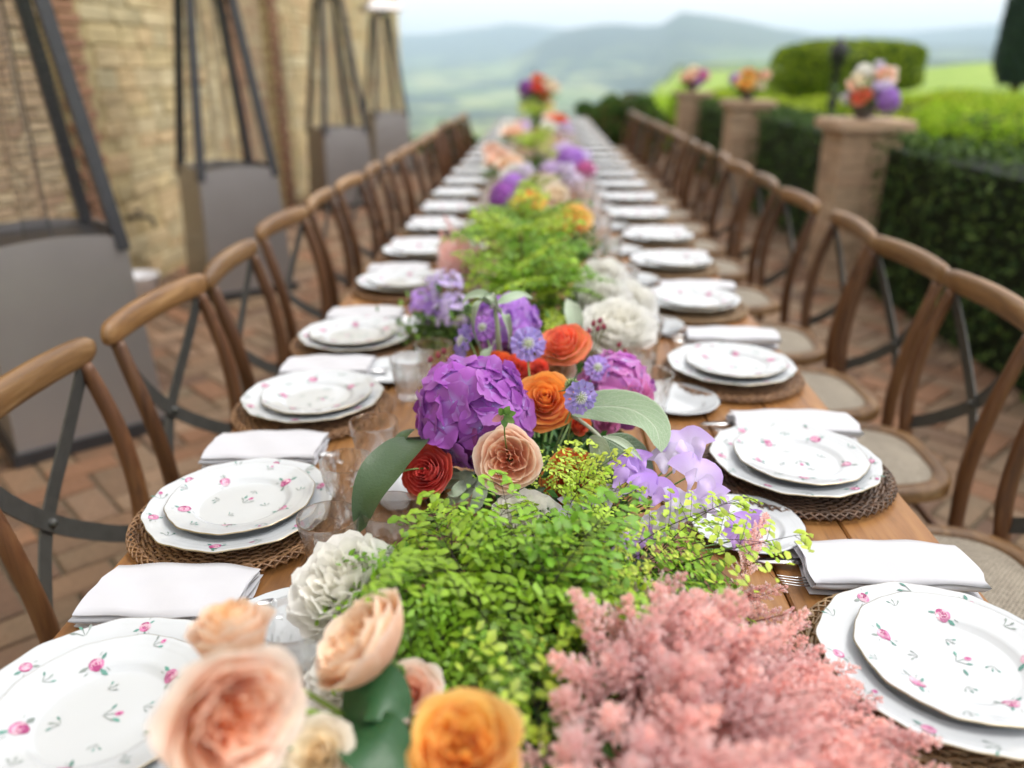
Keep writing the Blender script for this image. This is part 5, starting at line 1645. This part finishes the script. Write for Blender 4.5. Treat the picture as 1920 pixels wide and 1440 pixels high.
# scabious: flat ruffled discs
def scabious(label, loc, nrm, R, col=(0.38, 0.30, 0.72), ft=None):
    o = ob('scabious', None); Mw = aim(loc, nrm); o.matrix_world = Mw; tag(o, label, 'scabious')
    for ring, (n, r0, sc, zz) in enumerate(((9, 0.25, 1.0, 0.0), (7, 0.15, 0.6, 0.12))):
        for k in range(n):
            mb = MB()
            nu, nv = 9, 6
            u = np.linspace(-1, 1, nu)[None, :]; v = np.linspace(0, 1, nv)[:, None]
            a = k * 2 * PI / n + ring * 0.3 + rng.uniform(-0.1, 0.1)
            rr = r0 + v * (sc - r0) * (1 - 0.16 * np.abs(u) ** 3) * (1 + 0.06 * np.sin(8 * u + k))
            aa = a + u * (0.42 if ring == 0 else 0.55) * (0.35 + 0.65 * v)
            z = zz + 0.12 * v + 0.10 * v * np.sin(5 * u + k * 2) - 0.1 * v * v
            X_, Y_, Z_ = rr * np.cos(aa), rr * np.sin(aa), np.broadcast_to(z, aa.shape)
            vt = np.broadcast_to(v, aa.shape).reshape(-1, 1)
            C = lerp(np.array([[0.62, 0.58, 0.82]]), np.asarray(col)[None], sstep(0.1, 0.7, vt)) * rng.uniform(0.88, 1.08)
            mb.add(np.stack([X_, Y_, Z_], 2).reshape(-1, 3) * R, grid(nu, nv), np.clip(C, 0, 1))
            ob('petal', mb.mesh('petal', M_PETAL), o)
    mb = MB()
    for d in fib(46, 0.1):
        q = np.array(d) * np.array([0.3, 0.3, 0.2]) * R
        tube(mb, [q, q * 1.35 + np.array([0, 0, 0.05 * R])], np.array([0.0006, 0.001]), 4, (0.72, 0.72, 0.70))
    revolve(mb, [(0.001, 0.2 * R), (0.2 * R, 0.14 * R), (0.3 * R, 0.0), (0.12 * R, -0.15 * R)], 10, (0.35, 0.42, 0.22))
    ob('pincushion', mb.mesh('pincushion', M_VC), o)
    if ft is not None: stem_to(o, Mw, R, ft, (0.2, 0.32, 0.1), 0.0014, -0.1)
p = spot(990, 645, 0.215); scabious('lavender scabious with a pale pincushion centre at the top of the bouquet', p, toward(p, 1, (0.15, 0, 0.25)), 0.031, ft=FC)
p = spot(868, 640, 0.19); scabious('violet scabious seen from the side on the upper left', p, (-0.85, -0.4, 0.35), 0.033, (0.30, 0.2, 0.6), FC)
p = spot(1088, 745, 0.20); scabious('small lavender scabious behind the green seed head', p, toward(p, 1, (0.4, 0, -0.3)), 0.027, ft=FC)

p = spot(1120, 690, 0.17); scabious('pale lavender scabious above the pink lilac hydrangea', p, toward(p, 1, (0.3, 0, 0.4)), 0.024, (0.45, 0.3, 0.75), FC)
p = spot(905, 615, 0.20); scabious('violet scabious left of the tall lambs ear stalk', p, toward(p, 1, (-0.3, 0, 0.5)), 0.026, (0.42, 0.16, 0.62), FC)
p = spot(862, 690, 0.17); scabious('small violet scabious above the left side of the purple hydrangea', p, toward(p, 1, (-0.5, 0, 0.4)), 0.022, (0.36, 0.2, 0.65), FC)
p = spot(1140, 790, 0.10); flower('ranunculus', 'small magenta ranunculus under the grey green leaf', 'ranunculus', p, toward(p, 1, (0.2, 0, 0.2)), 0.022, 'ranunculus', PINKP, 1, FC)
p = spot(1010, 690, 0.165); flower('ranunculus', 'small red bloom between the scabious and the cream rose', 'ranunculus', p, toward(p, 1, (0, 0, 0.5)), 0.018, 'ranunculus', CORAL, 1, FC)
p = spot(1085, 800, 0.13); flower('rose', 'small orange red rose bud right of the bright orange rose', 'rose', p, toward(p, 1, (0.3, 0, 0.4)), 0.024, 'bud', REDOR, 1, FC)

# green seed heads on stalks
def seed_head(label, top, ft, R, col=(0.26, 0.36, 0.14)):
    o = ob('seed_head', None); o.location = top; tag(o, label, 'seed head')
    mb = MB()
    for d in fib(60, -0.4):
        q = np.array(d) * R
        tube(mb, [q * 0.4, q * 0.9, q * 1.12], np.array([0.0012, 0.001, 0.0003]), 4, np.asarray(col) * random.uniform(0.8, 1.5))
    for k in range(8):
        a = k * PI / 4
        P = np.array([(math.cos(a) * R * q, math.sin(a) * R * q, -R * 0.7 - 0.2 * R * (q - 0.4)) for q in (0.3, 1.0, 1.9)])
        tube(mb, P, np.array([0.0015, 0.0016, 0.0004]), 4, (0.14, 0.24, 0.08))
    ob('head', mb.mesh('head', M_STEM), o)
    stem_obj(o, [Vector(top) - Vector((0, 0, R * 0.6)), lerp(top, ft, 0.5) + np.array([0.005, 0, 0.012]), ft], 0.0015, (0.2, 0.3, 0.08))
seed_head('round green scabious seed head in front of the lilac hydrangea', spot(1072, 722, 0.215), spot(1060, 850, 0.09), 0.0105)
seed_head('green scabious bud on a thin stalk at the upper left', spot(877, 578, 0.225), spot(905, 700, 0.12), 0.009, (0.16, 0.26, 0.10))
seed_head('nodding green bud on a stem crossing the left grey leaf', spot(682, 902, 0.115), spot(850, 885, 0.10), 0.010)
seed_head('pale green bud above the fern at the back of the bouquet', spot(982, 555, 0.20), spot(985, 640, 0.1), 0.008)

# burgundy buds
def buds(label, items, ft):
    o = ob('bud_spray', None); o.location = items[0]; tag(o, label, 'buds', 'burgundy bud sprays')
    mb = MB()
    for it in items:
        q = Vector(it) - o.location
        tube(mb, smoothpath([q, q * 0.5 + (Vector(ft) - o.location) * 0.5 + Vector((0, 0, 0.004)), Vector(ft) - o.location], 8), 0.0009, 4, (0.16, 0.17, 0.06), up=(0.2, 1, 0))
        b = MB()
        for k in range(6):
            a = k * PI / 3
            P = [np.array([math.cos(a) * r, math.sin(a) * r, z]) * 0.001 for r, z in ((1.0, -4), (3.4, 0), (3.2, 4), (2.2 if k % 2 else 5.0, 8))]
            leaf_patch(b, P, 0.0026, (math.cos(a), math.sin(a), 0.1), (0.30, 0.05, 0.09), (0.48, 0.13, 0.18), nu=4)
        d = Vector((random.uniform(-0.6, 0.6), random.uniform(-0.5, 0.2), 1)).normalized()
        ob('bud', b.mesh('bud', M_PETAL), o, aim(q, d))
    ob('stem', mb.mesh('stem', M_STEM), o)
buds('burgundy bud cluster right of the orange and pink rose', pts((1112, 608, 0.20), (1124, 603, 0.205), (1133, 614, 0.2), (1105, 622, 0.19), (1120, 618, 0.195)), spot(1105, 700, 0.12))
buds('burgundy buds farther right in front of the white peonies', pts((1160, 648, 0.14), (1172, 660, 0.13), (1150, 665, 0.135), (1182, 668, 0.12), (1165, 676, 0.12), (1176, 695, 0.11)), spot(1140, 760, 0.06))
buds('dusky red buds on the left above the glasses', pts((822, 668, 0.165), (832, 660, 0.17), (842, 678, 0.16), (812, 690, 0.15), (828, 695, 0.15), (806, 676, 0.15)), spot(860, 760, 0.08))
o = ob('bud_spray', None); o.location = spot(945, 778, 0.235); tag(o, 'pink tipped green bud sprig in front of the purple hydrangea', 'buds', 'burgundy bud sprays')
for k, (a, c0, c1, l) in enumerate(((-2.6, (0.35, 0.12, 0.15), (0.55, 0.22, 0.3), 0.018), (0.4, (0.09, 0.2, 0.04), (0.16, 0.3, 0.06), 0.017), (1.2, (0.09, 0.2, 0.04), (0.2, 0.34, 0.08), 0.02), (-0.7, (0.09, 0.2, 0.04), (0.16, 0.3, 0.06), 0.018), (2.0, (0.1, 0.22, 0.05), (0.16, 0.3, 0.06), 0.015), (-1.5, (0.08, 0.18, 0.04), (0.12, 0.25, 0.05), 0.02))):
    mb = MB(); d = np.array([math.cos(a), -0.25, math.sin(a) * 0.8]); leaf_patch(mb, [d * 0.001, d * l * 0.5, d * l], 0.0045, (0.1, -1, 0.4), c0, c1, nu=5, shape=(0.8, 0.8)); ob('leaf', mb.mesh('leaf', M_LEAF), o)
stem_obj(o, [o.location, spot(948, 830, 0.18), spot(960, 880, 0.1)], 0.001, (0.15, 0.25, 0.06))

# lambs ear
o = thing('lambs_ear', 'grey green lambs ear sprig with broad velvety leaves on the right', 'leaves', spot(1075, 778, 0.165))
leaf_obj(o, 'leaf', pts((1072, 778, 0.165), (1120, 762, 0.175), (1185, 768, 0.18), (1228, 800, 0.17), (1240, 848, 0.15)), 0.030, (0.25, -0.75, 0.75), SG, SG, cup=0.10, wave=0.05, shape=(1.0, 0.7))
leaf_obj(o, 'leaf', pts((1105, 820, 0.15), (1125, 845, 0.145), (1122, 868, 0.13), (1098, 895, 0.10)), 0.019, (-0.6, -0.75, 0.3), SG2, SG2, cup=0.1, wave=0.12, shape=(0.85, 0.8))
leaf_obj(o, 'leaf', pts((1130, 820, 0.15), (1165, 840, 0.14), (1195, 862, 0.125), (1225, 882, 0.11)), 0.024, (0.1, -0.8, 0.6), SGD, SG, cup=0.15, wave=0.08, shape=(0.9, 0.75))
leaf_obj(o, 'leaf', pts((1130, 818, 0.155), (1160, 828, 0.16), (1185, 845, 0.155), (1205, 865, 0.145)), 0.006, (0.2, -0.6, 0.8), SG2, SG2, cup=0.5, wave=0.02)
leaf_obj(o, 'leaf', pts((1115, 838, 0.14), (1140, 870, 0.12), (1150, 900, 0.10), (1140, 930, 0.07)), 0.017, (0.3, -0.8, 0.4), SG, SGD, cup=0.2, wave=0.08)
stem_obj(o, pts((1068, 780, 0.155), (1090, 790, 0.158), (1125, 820, 0.15), (1140, 850, 0.135)), 0.003, (0.36, 0.40, 0.29))
o = thing('lambs_ear', 'long dark grey green leaf hanging over the glasses on the left', 'leaves', spot(812, 812, 0.13))
leaf_obj(o, 'leaf', pts((815, 815, 0.13), (770, 832, 0.15), (728, 872, 0.14), (692, 925, 0.115), (672, 1000, 0.06)), 0.031, (-0.35, -0.8, 0.55), (0.045, 0.085, 0.035), (0.06, 0.11, 0.045), M_GLOSSLEAF, cup=0.22, wave=0.05, shape=(0.95, 0.62))
leaf_obj(o, 'leaf', pts((812, 806, 0.13), (775, 806, 0.15), (745, 832, 0.14), (715, 870, 0.12)), 0.014, (-0.5, -0.2, 0.9), SGD, (0.05, 0.095, 0.04), M_GLOSSLEAF, cup=0.2, shape=(0.9, 0.8))
o = thing('lambs_ear', 'pale woolly lambs ear sprig low at the centre left of the bouquet', 'leaves', spot(860, 905, 0.07))
for spn, W, up in ((((900, 885, 0.08), (870, 900, 0.085), (835, 905, 0.075), (800, 925, 0.055)), 0.013, (-0.2, -0.8, 0.6)),
                   (((880, 890, 0.08), (850, 890, 0.09), (825, 895, 0.085), (805, 912, 0.07)), 0.010, (-0.2, -0.5, 0.9)),
                   (((900, 890, 0.07), (875, 920, 0.075), (850, 935, 0.07), (830, 955, 0.05)), 0.012, (-0.3, -0.8, 0.5)),
                   (((905, 890, 0.07), (900, 925, 0.08), (890, 950, 0.07), (870, 975, 0.05)), 0.010, (0.1, -0.8, 0.5)),
                   (((880, 900, 0.075), (862, 915, 0.09), (850, 925, 0.09), (838, 925, 0.085)), 0.008, (0.1, -0.8, 0.5))):
    leaf_obj(o, 'leaf', pts(*spn), W, up, SG2, SG2, cup=0.35, wave=0.15)
stem_obj(o, pts((930, 880, 0.06), (890, 888, 0.08), (850, 900, 0.08)), 0.0022, (0.4, 0.44, 0.33))
o = thing('lambs_ear', 'tall lambs ear stalk with drooping grey leaves at the top of the bouquet', 'leaves', spot(930, 690, 0.13))
stem_obj(o, pts((932, 700, 0.12), (935, 650, 0.185), (930, 590, 0.245), (925, 572, 0.26)), np.array([0.0055, 0.005, 0.004, 0.003]), (0.30, 0.35, 0.22))
for spn, W, up in ((((925, 575, 0.255), (908, 560, 0.27), (893, 580, 0.255), (890, 622, 0.205), (905, 660, 0.17)), 0.010, (-0.8, -0.6, 0.2)),
                   (((930, 580, 0.25), (945, 590, 0.255), (955, 622, 0.22), (953, 655, 0.18)), 0.008, (0.7, -0.7, 0.1)),
                   (((925, 570, 0.26), (905, 553, 0.275), (880, 556, 0.27), (866, 572, 0.255)), 0.009, (-0.3, -0.6, 0.8)),
                   (((930, 570, 0.26), (955, 560, 0.265), (980, 553, 0.26), (1000, 560, 0.25)), 0.010, (0.1, -0.6, 0.8)),
                   (((927, 572, 0.26), (918, 556, 0.28), (925, 560, 0.285), (935, 580, 0.26)), 0.008, (0.1, -0.9, 0.4)),
                   (((930, 640, 0.19), (918, 655, 0.185), (908, 680, 0.165), (915, 700, 0.14)), 0.011, (-0.6, -0.8, 0.1))):
    leaf_obj(o, 'leaf', pts(*spn), W, up, SG, SG2, cup=0.35, wave=0.06)
mb = MB()
for d in fib(40, -0.2):
    q = np.array(d) * 0.007; tube(mb, [q * 0.4, q * 1.3], np.array([0.0014, 0.0008]), 4, (0.42, 0.42, 0.38))
ob('flower_tip', mb.mesh('flower_tip', M_STEM), o, T(*(spot(927, 577, 0.258) - o.location)))
o = thing('lambs_ear', 'grey lambs ear leaf in front of the white peonies behind the bouquet', 'leaves', spot(1080, 620, 0.13))
leaf_obj(o, 'leaf', pts((1085, 640, 0.12), (1078, 600, 0.16), (1070, 575, 0.18), (1062, 560, 0.18)), 0.018, (0, -0.9, 0.4), SG2, SG2, cup=0.3, wave=0.1)

# sweet peas
F2 = foot(0.10, 1.02)
def sp(label, items, kind, ft): sweet_pea_stem(label, [(spot(a, b, h + 0.012), toward(spot(a, b, h), 1, ad), s * 1.2) for a, b, h, s, ad in items], ft, kind)
sp('tall lavender sweet pea right of the grey green leaf', [(1288, 838, 0.135, 0.034, (0.2, 0, 0.3)), (1302, 895, 0.115, 0.036, (0.4, 0, 0)), (1262, 862, 0.125, 0.03, (-0.4, 0, 0.2))], 'L', F2)
sp('lavender sweet pea in front of the folded grey leaves', [(1185, 902, 0.11, 0.034, (-0.2, 0, 0.4)), (1222, 925, 0.105, 0.031, (0, 0, 0.3)), (1190, 870, 0.12, 0.024, (0.1, 0, 0.5))], 'V', F2)
sp('pale lavender sweet pea between the fern and the bread plate', [(1275, 952, 0.09, 0.03, (0.2, 0, 0.2)), (1245, 985, 0.08, 0.028, (0, 0, 0.2)), (1330, 945, 0.09, 0.03, (0.5, 0, 0.2))], 'L', F2)
sp('violet sweet pea lying over the right hand bread plate', [(1398, 992, 0.055, 0.028, (0.5, 0.2, 0.4)), (1385, 1015, 0.05, 0.023, (0.2, 0, 0.3))], 'V', foot(0.2, 0.95))
sp('small violet sweet pea showing under the fern on the right', [(1190, 1010, 0.07, 0.026, (0, 0, 0.1)), (1165, 1035, 0.07, 0.022, (-0.2, 0, 0))], 'V', foot(0.1, 0.85))
sp('pale sweet pea beside the white peony behind the near fern', [(1078, 955, 0.07, 0.024, (0, 0, 0.3)), (1062, 975, 0.07, 0.02, (0, 0, 0.3)), (1128, 938, 0.08, 0.026, (0, 0, 0.2))], 'W', foot(0.05, 0.95))

# bed of greenery that carries the stems
n = 9000
yy = rng.uniform(0.42, 1.62, n); xx = rng.normal(0, 0.055, n) + 0.02
hh = np.abs(rng.normal(0, 0.032, n)) + 0.006
tag(ob('greenery_bed', leaf_cards(n, np.stack([xx, yy, TOP + hh], 1), 0.013, [(0.03, 0.09, 0.02), (0.05, 0.14, 0.03), (0.02, 0.06, 0.015)]).mesh('greenery_bed', M_LEAF, False)), 'low bed of small green leaves under the near flowers', 'foliage', kind='stuff')

# ------------------------------------------------------------------ farther arrangements: one thing each, blooms as parts
LIB = {}
def lib(key):
    if key not in LIB:
        k, c = key.split(':')
        if k == 'hy': mb = hydrangea_mesh(c)
        elif k == 'sp':
            mb = MB()
            for d in fib(9, 0.0): mb.join(random.choice(SPB[c]), aim(d * 0.6, d + Vector((0, -0.3, 0.2)), random.uniform(0, 6), 0.42))
        else:
            mb = rose_mesh(k, {'PEACH': PEACH, 'YELLO': YELLO, 'ORANG': ORANG, 'CREAM': CREAM, 'WHITE': WHITE, 'OPINK': OPINK, 'APRIC': APRIC, 'PINKP': PINKP, 'BLUSH': BLUSH, 'CORAL': CORAL}[c])
        LIB[key] = mb.mesh('bloom', M_PETAL)
    return LIB[key]
def foliage_clump(n, rad, h, cols, size=0.016):
    P = rng.normal(0, 1, (n, 3)) * np.array([rad, rad, 0]) * 0.55; P[:, 2] = np.abs(rng.normal(0, h * 0.5, n)) + 0.004
    return leaf_cards(n, P, size, cols)
FOLM = foliage_clump(700, 0.10, 0.09, [(0.10, 0.22, 0.04), (0.16, 0.30, 0.05), (0.07, 0.16, 0.035)]).mesh('foliage', M_LEAF, False)
def cluster(label, base, items, name='flower_arrangement', cat='flowers', fol=True, group='garland down the middle of the table'):
    """items: (kind, location, radius)"""
    o = thing(name, label, cat, base, 0, group)
    for kind, loc, R in items:
        q = Vector(loc) - o.location
        if kind == 'plumes':
            for _ in range(16):
                d = Vector((random.uniform(-0.7, 0.7), random.uniform(-0.9, 0.3), 1)).normalized()
                tag(ob('plume', random.choice(PLM), o, aim(q + Vector(rng.normal(0, R * 0.5, 3)), d, 0, 1.0)), kind='stuff')
        elif kind.startswith('fern'):
            for j in range(int(kind[4:] or 26)):
                ms = FRLM + FRM[3:4] if R < 0 else FRM
                tag(ob('frond', random.choice(ms), o, frond_matrix(q + Vector((random.uniform(-0.05, 0.05), random.uniform(-0.06, 0.06), random.uniform(0, 0.05))), random.uniform(0, 6.28), random.uniform(-0.5, 0.5), abs(R) * random.uniform(0.8, 1.2), random.uniform(-0.4, 0.4))), kind='stuff')
        else:
            d = Vector((random.uniform(-0.3, 0.3), -0.55 + random.uniform(-0.2, 0.2), 0.8))
            ob('bloom', lib(kind), o, aim(q, d, random.uniform(0, 6), R * (1.15 if name == 'flower_arrangement' else 1.0)))
    if fol: tag(ob('foliage', FOLM, o), kind='stuff')
    return o
def B0(px, py): return spot(px, py, 0.0)
cluster('lavender sweet peas and pink astilbe left of the second fern', B0(850, 640), [('sp:L', spot(835, 545, 0.14), 0.055), ('sp:V', spot(800, 570, 0.10), 0.045), ('sp:L', spot(850, 585, 0.10), 0.05), ('sp:V', spot(815, 590, 0.07), 0.04), ('plumes', spot(868, 520, 0.09), 0.05), ('plumes', spot(850, 500, 0.07), 0.05)])
cluster('second mounded green maidenhair fern behind the main bouquet', B0(1010, 640), [('fern40', spot(1005, 585, 0.07), 0.9), ('fern26', spot(985, 500, 0.12), 0.95), ('fern18', spot(990, 450, 0.14), 0.95)])
cluster('big white peonies right of the second fern', B0(1150, 660), [('peony:WHITE', spot(1125, 565, 0.10), 0.065), ('peony:WHITE', spot(1160, 610, 0.085), 0.07), ('peony:WHITE', spot(1180, 570, 0.06), 0.06), ('peony:WHITE', spot(1130, 520, 0.09), 0.055)], fol=False)
cluster('apricot yellow roses on the right above the second fern', B0(1065, 485), [('garden:YELLO', spot(1062, 418, 0.13), 0.068), ('garden:APRIC', spot(1040, 430, 0.1), 0.05), ('garden:APRIC', spot(1085, 430, 0.09), 0.045)])
cluster('purple, orange and cream flowers past the second fern', B0(985, 430), [('hy:P', spot(945, 372, 0.11), 0.062), ('hybrid:ORANG', spot(988, 380, 0.13), 0.05), ('garden:CREAM', spot(1042, 365, 0.12), 0.05), ('garden:CREAM', spot(1030, 345, 0.12), 0.045), ('hy:L', spot(960, 350, 0.11), 0.06), ('fern10', spot(1010, 380, 0.06), 0.7)])
cluster('peach and cream roses on the left halfway down the table', B0(945, 340), [('garden:PEACH', spot(935, 300, 0.11), 0.07), ('garden:APRIC', spot(955, 312, 0.10), 0.065), ('peony:WHITE', spot(965, 328, 0.08), 0.07), ('garden:BLUSH', spot(925, 285, 0.10), 0.06)])
cluster('lavender and pink flowers on the right halfway down the table', B0(1070, 335), [('hy:L', spot(1070, 305, 0.12), 0.085), ('sp:L', spot(1055, 285, 0.12), 0.08), ('sp:L', spot(1090, 300, 0.10), 0.08), ('peony:PINKP', spot(1095, 318, 0.09), 0.055), ('sp:W', spot(1060, 325, 0.08), 0.07), ('sp:W', spot(1080, 345, 0.05), 0.06)])
cluster('lime green ferns halfway down the table', B0(1003, 320), [('fern16', spot(1005, 300, 0.07), -0.9), ('fern12', spot(1008, 272, 0.08), -1.0), ('sp:W', spot(985, 325, 0.09), 0.06), ('sp:L', spot(1030, 318, 0.09), 0.06)])
cluster('peach rose and pale pink flowers left of the far ferns', B0(962, 275), [('garden:PEACH', spot(962, 252, 0.10), 0.085), ('peony:WHITE', spot(955, 240, 0.09), 0.08), ('garden:BLUSH', spot(975, 238, 0.1), 0.07)])
cluster('pink flowers right of the far ferns', B0(1045, 250), [('garden:OPINK', spot(1048, 228, 0.10), 0.085), ('garden:BLUSH', spot(1035, 222, 0.10), 0.08), ('sp:L', spot(1060, 245, 0.08), 0.09)])
cluster('pale green ferns near the far end of the table', B0(1005, 240), [('fern18', spot(1003, 225, 0.10), -1.3), ('fern14', spot(1005, 208, 0.12), -1.4), ('sp:L', spot(985, 240, 0.1), 0.08), ('peony:WHITE', spot(1030, 238, 0.1), 0.08)])
cluster('blush and cream flowers beside the farthest fern', B0(1010, 213), [('garden:CREAM', spot(990, 200, 0.12), 0.10), ('garden:BLUSH', spot(1025, 200, 0.12), 0.09), ('fern20', spot(1005, 205, 0.12), -1.6)])

def bouquet(label, base, items, rad=0.1, vaseh=0.12, fs=1.0):
    o = cluster(label, base, [(k, Vector(base) + Vector(q), R) for k, q, R in items], 'flower_bouquet', 'bouquet', False, 'bouquets in vases')
    mb = MB(); revolve(mb, [(0.001, 0), (rad * 0.5, 0), (rad * 0.45, 0.01), (rad * 0.75, vaseh * 0.5), (rad * 0.8, vaseh * 0.85), (rad * 0.7, vaseh), (rad * 0.62, vaseh), (0.001, vaseh * 0.8)], 20, (0.12, 0.10, 0.09))
    ob('vase', mb.mesh('vase', M_VC), o)
    tag(ob('foliage', FOLM, o, T(0, 0, vaseh * 0.7) @ S(fs * 1.05, fs * 1.05, fs * 1.5)), kind='stuff')
Zc = 1.0955
bouquet('orange, purple and peach bouquet on the nearest brick pier', (2.13, 5.68, Zc), [('garden:OPINK', (-0.07, -0.10, 0.14), 0.07), ('hy:L', (0.10, -0.10, 0.12), 0.09), ('garden:PEACH', (0.10, 0.02, 0.27), 0.075), ('garden:CREAM', (-0.04, 0.0, 0.23), 0.07), ('peony:WHITE', (0.0, 0.06, 0.30), 0.06), ('sp:W', (0.09, -0.08, 0.2), 0.06), ('sp:W', (-0.13, -0.03, 0.12), 0.065), ('garden:APRIC', (0.13, 0.05, 0.24), 0.06), ('sp:L', (0.02, -0.12, 0.20), 0.05), ('garden:BLUSH', (-0.11, -0.04, 0.20), 0.05), ('sp:W', (0.06, 0.02, 0.33), 0.045)], 0.1, 0.1, 1.1)
bouquet('apricot and orange bouquet on the middle brick pier', (2.13, 8.95, Zc), [('garden:YELLO', (-0.05, -0.1, 0.17), 0.09), ('hybrid:ORANG', (0.0, 0.02, 0.26), 0.08), ('hy:L', (-0.14, 0, 0.2), 0.07), ('garden:BLUSH', (0.15, 0.0, 0.24), 0.065), ('garden:CREAM', (0.09, -0.06, 0.15), 0.07)], 0.1, 0.1, 1.2)
bouquet('blush pink and purple bouquet on the farthest brick pier', (2.13, 12.3, Zc), [('peony:BLUSH', (-0.07, -0.1, 0.2), 0.12), ('peony:PINKP', (0.12, -0.05, 0.22), 0.10), ('hy:P', (0.04, -0.12, 0.12), 0.08), ('garden:CREAM', (0.02, 0.04, 0.28), 0.08)], 0.1, 0.1, 1.2)
bouquet('purple, red and cream bouquet in a vase at the far end of the table', (-0.09, 11.0, TOP), [('hy:P', (-0.14, -0.05, 0.40), 0.12), ('garden:CORAL', (0.0, -0.1, 0.42), 0.11), ('hybrid:ORANG', (0.08, -0.1, 0.36), 0.09), ('garden:CREAM', (0.17, -0.03, 0.42), 0.12), ('garden:OPINK', (0.02, 0.05, 0.50), 0.10)], 0.13, 0.33, 1.6)
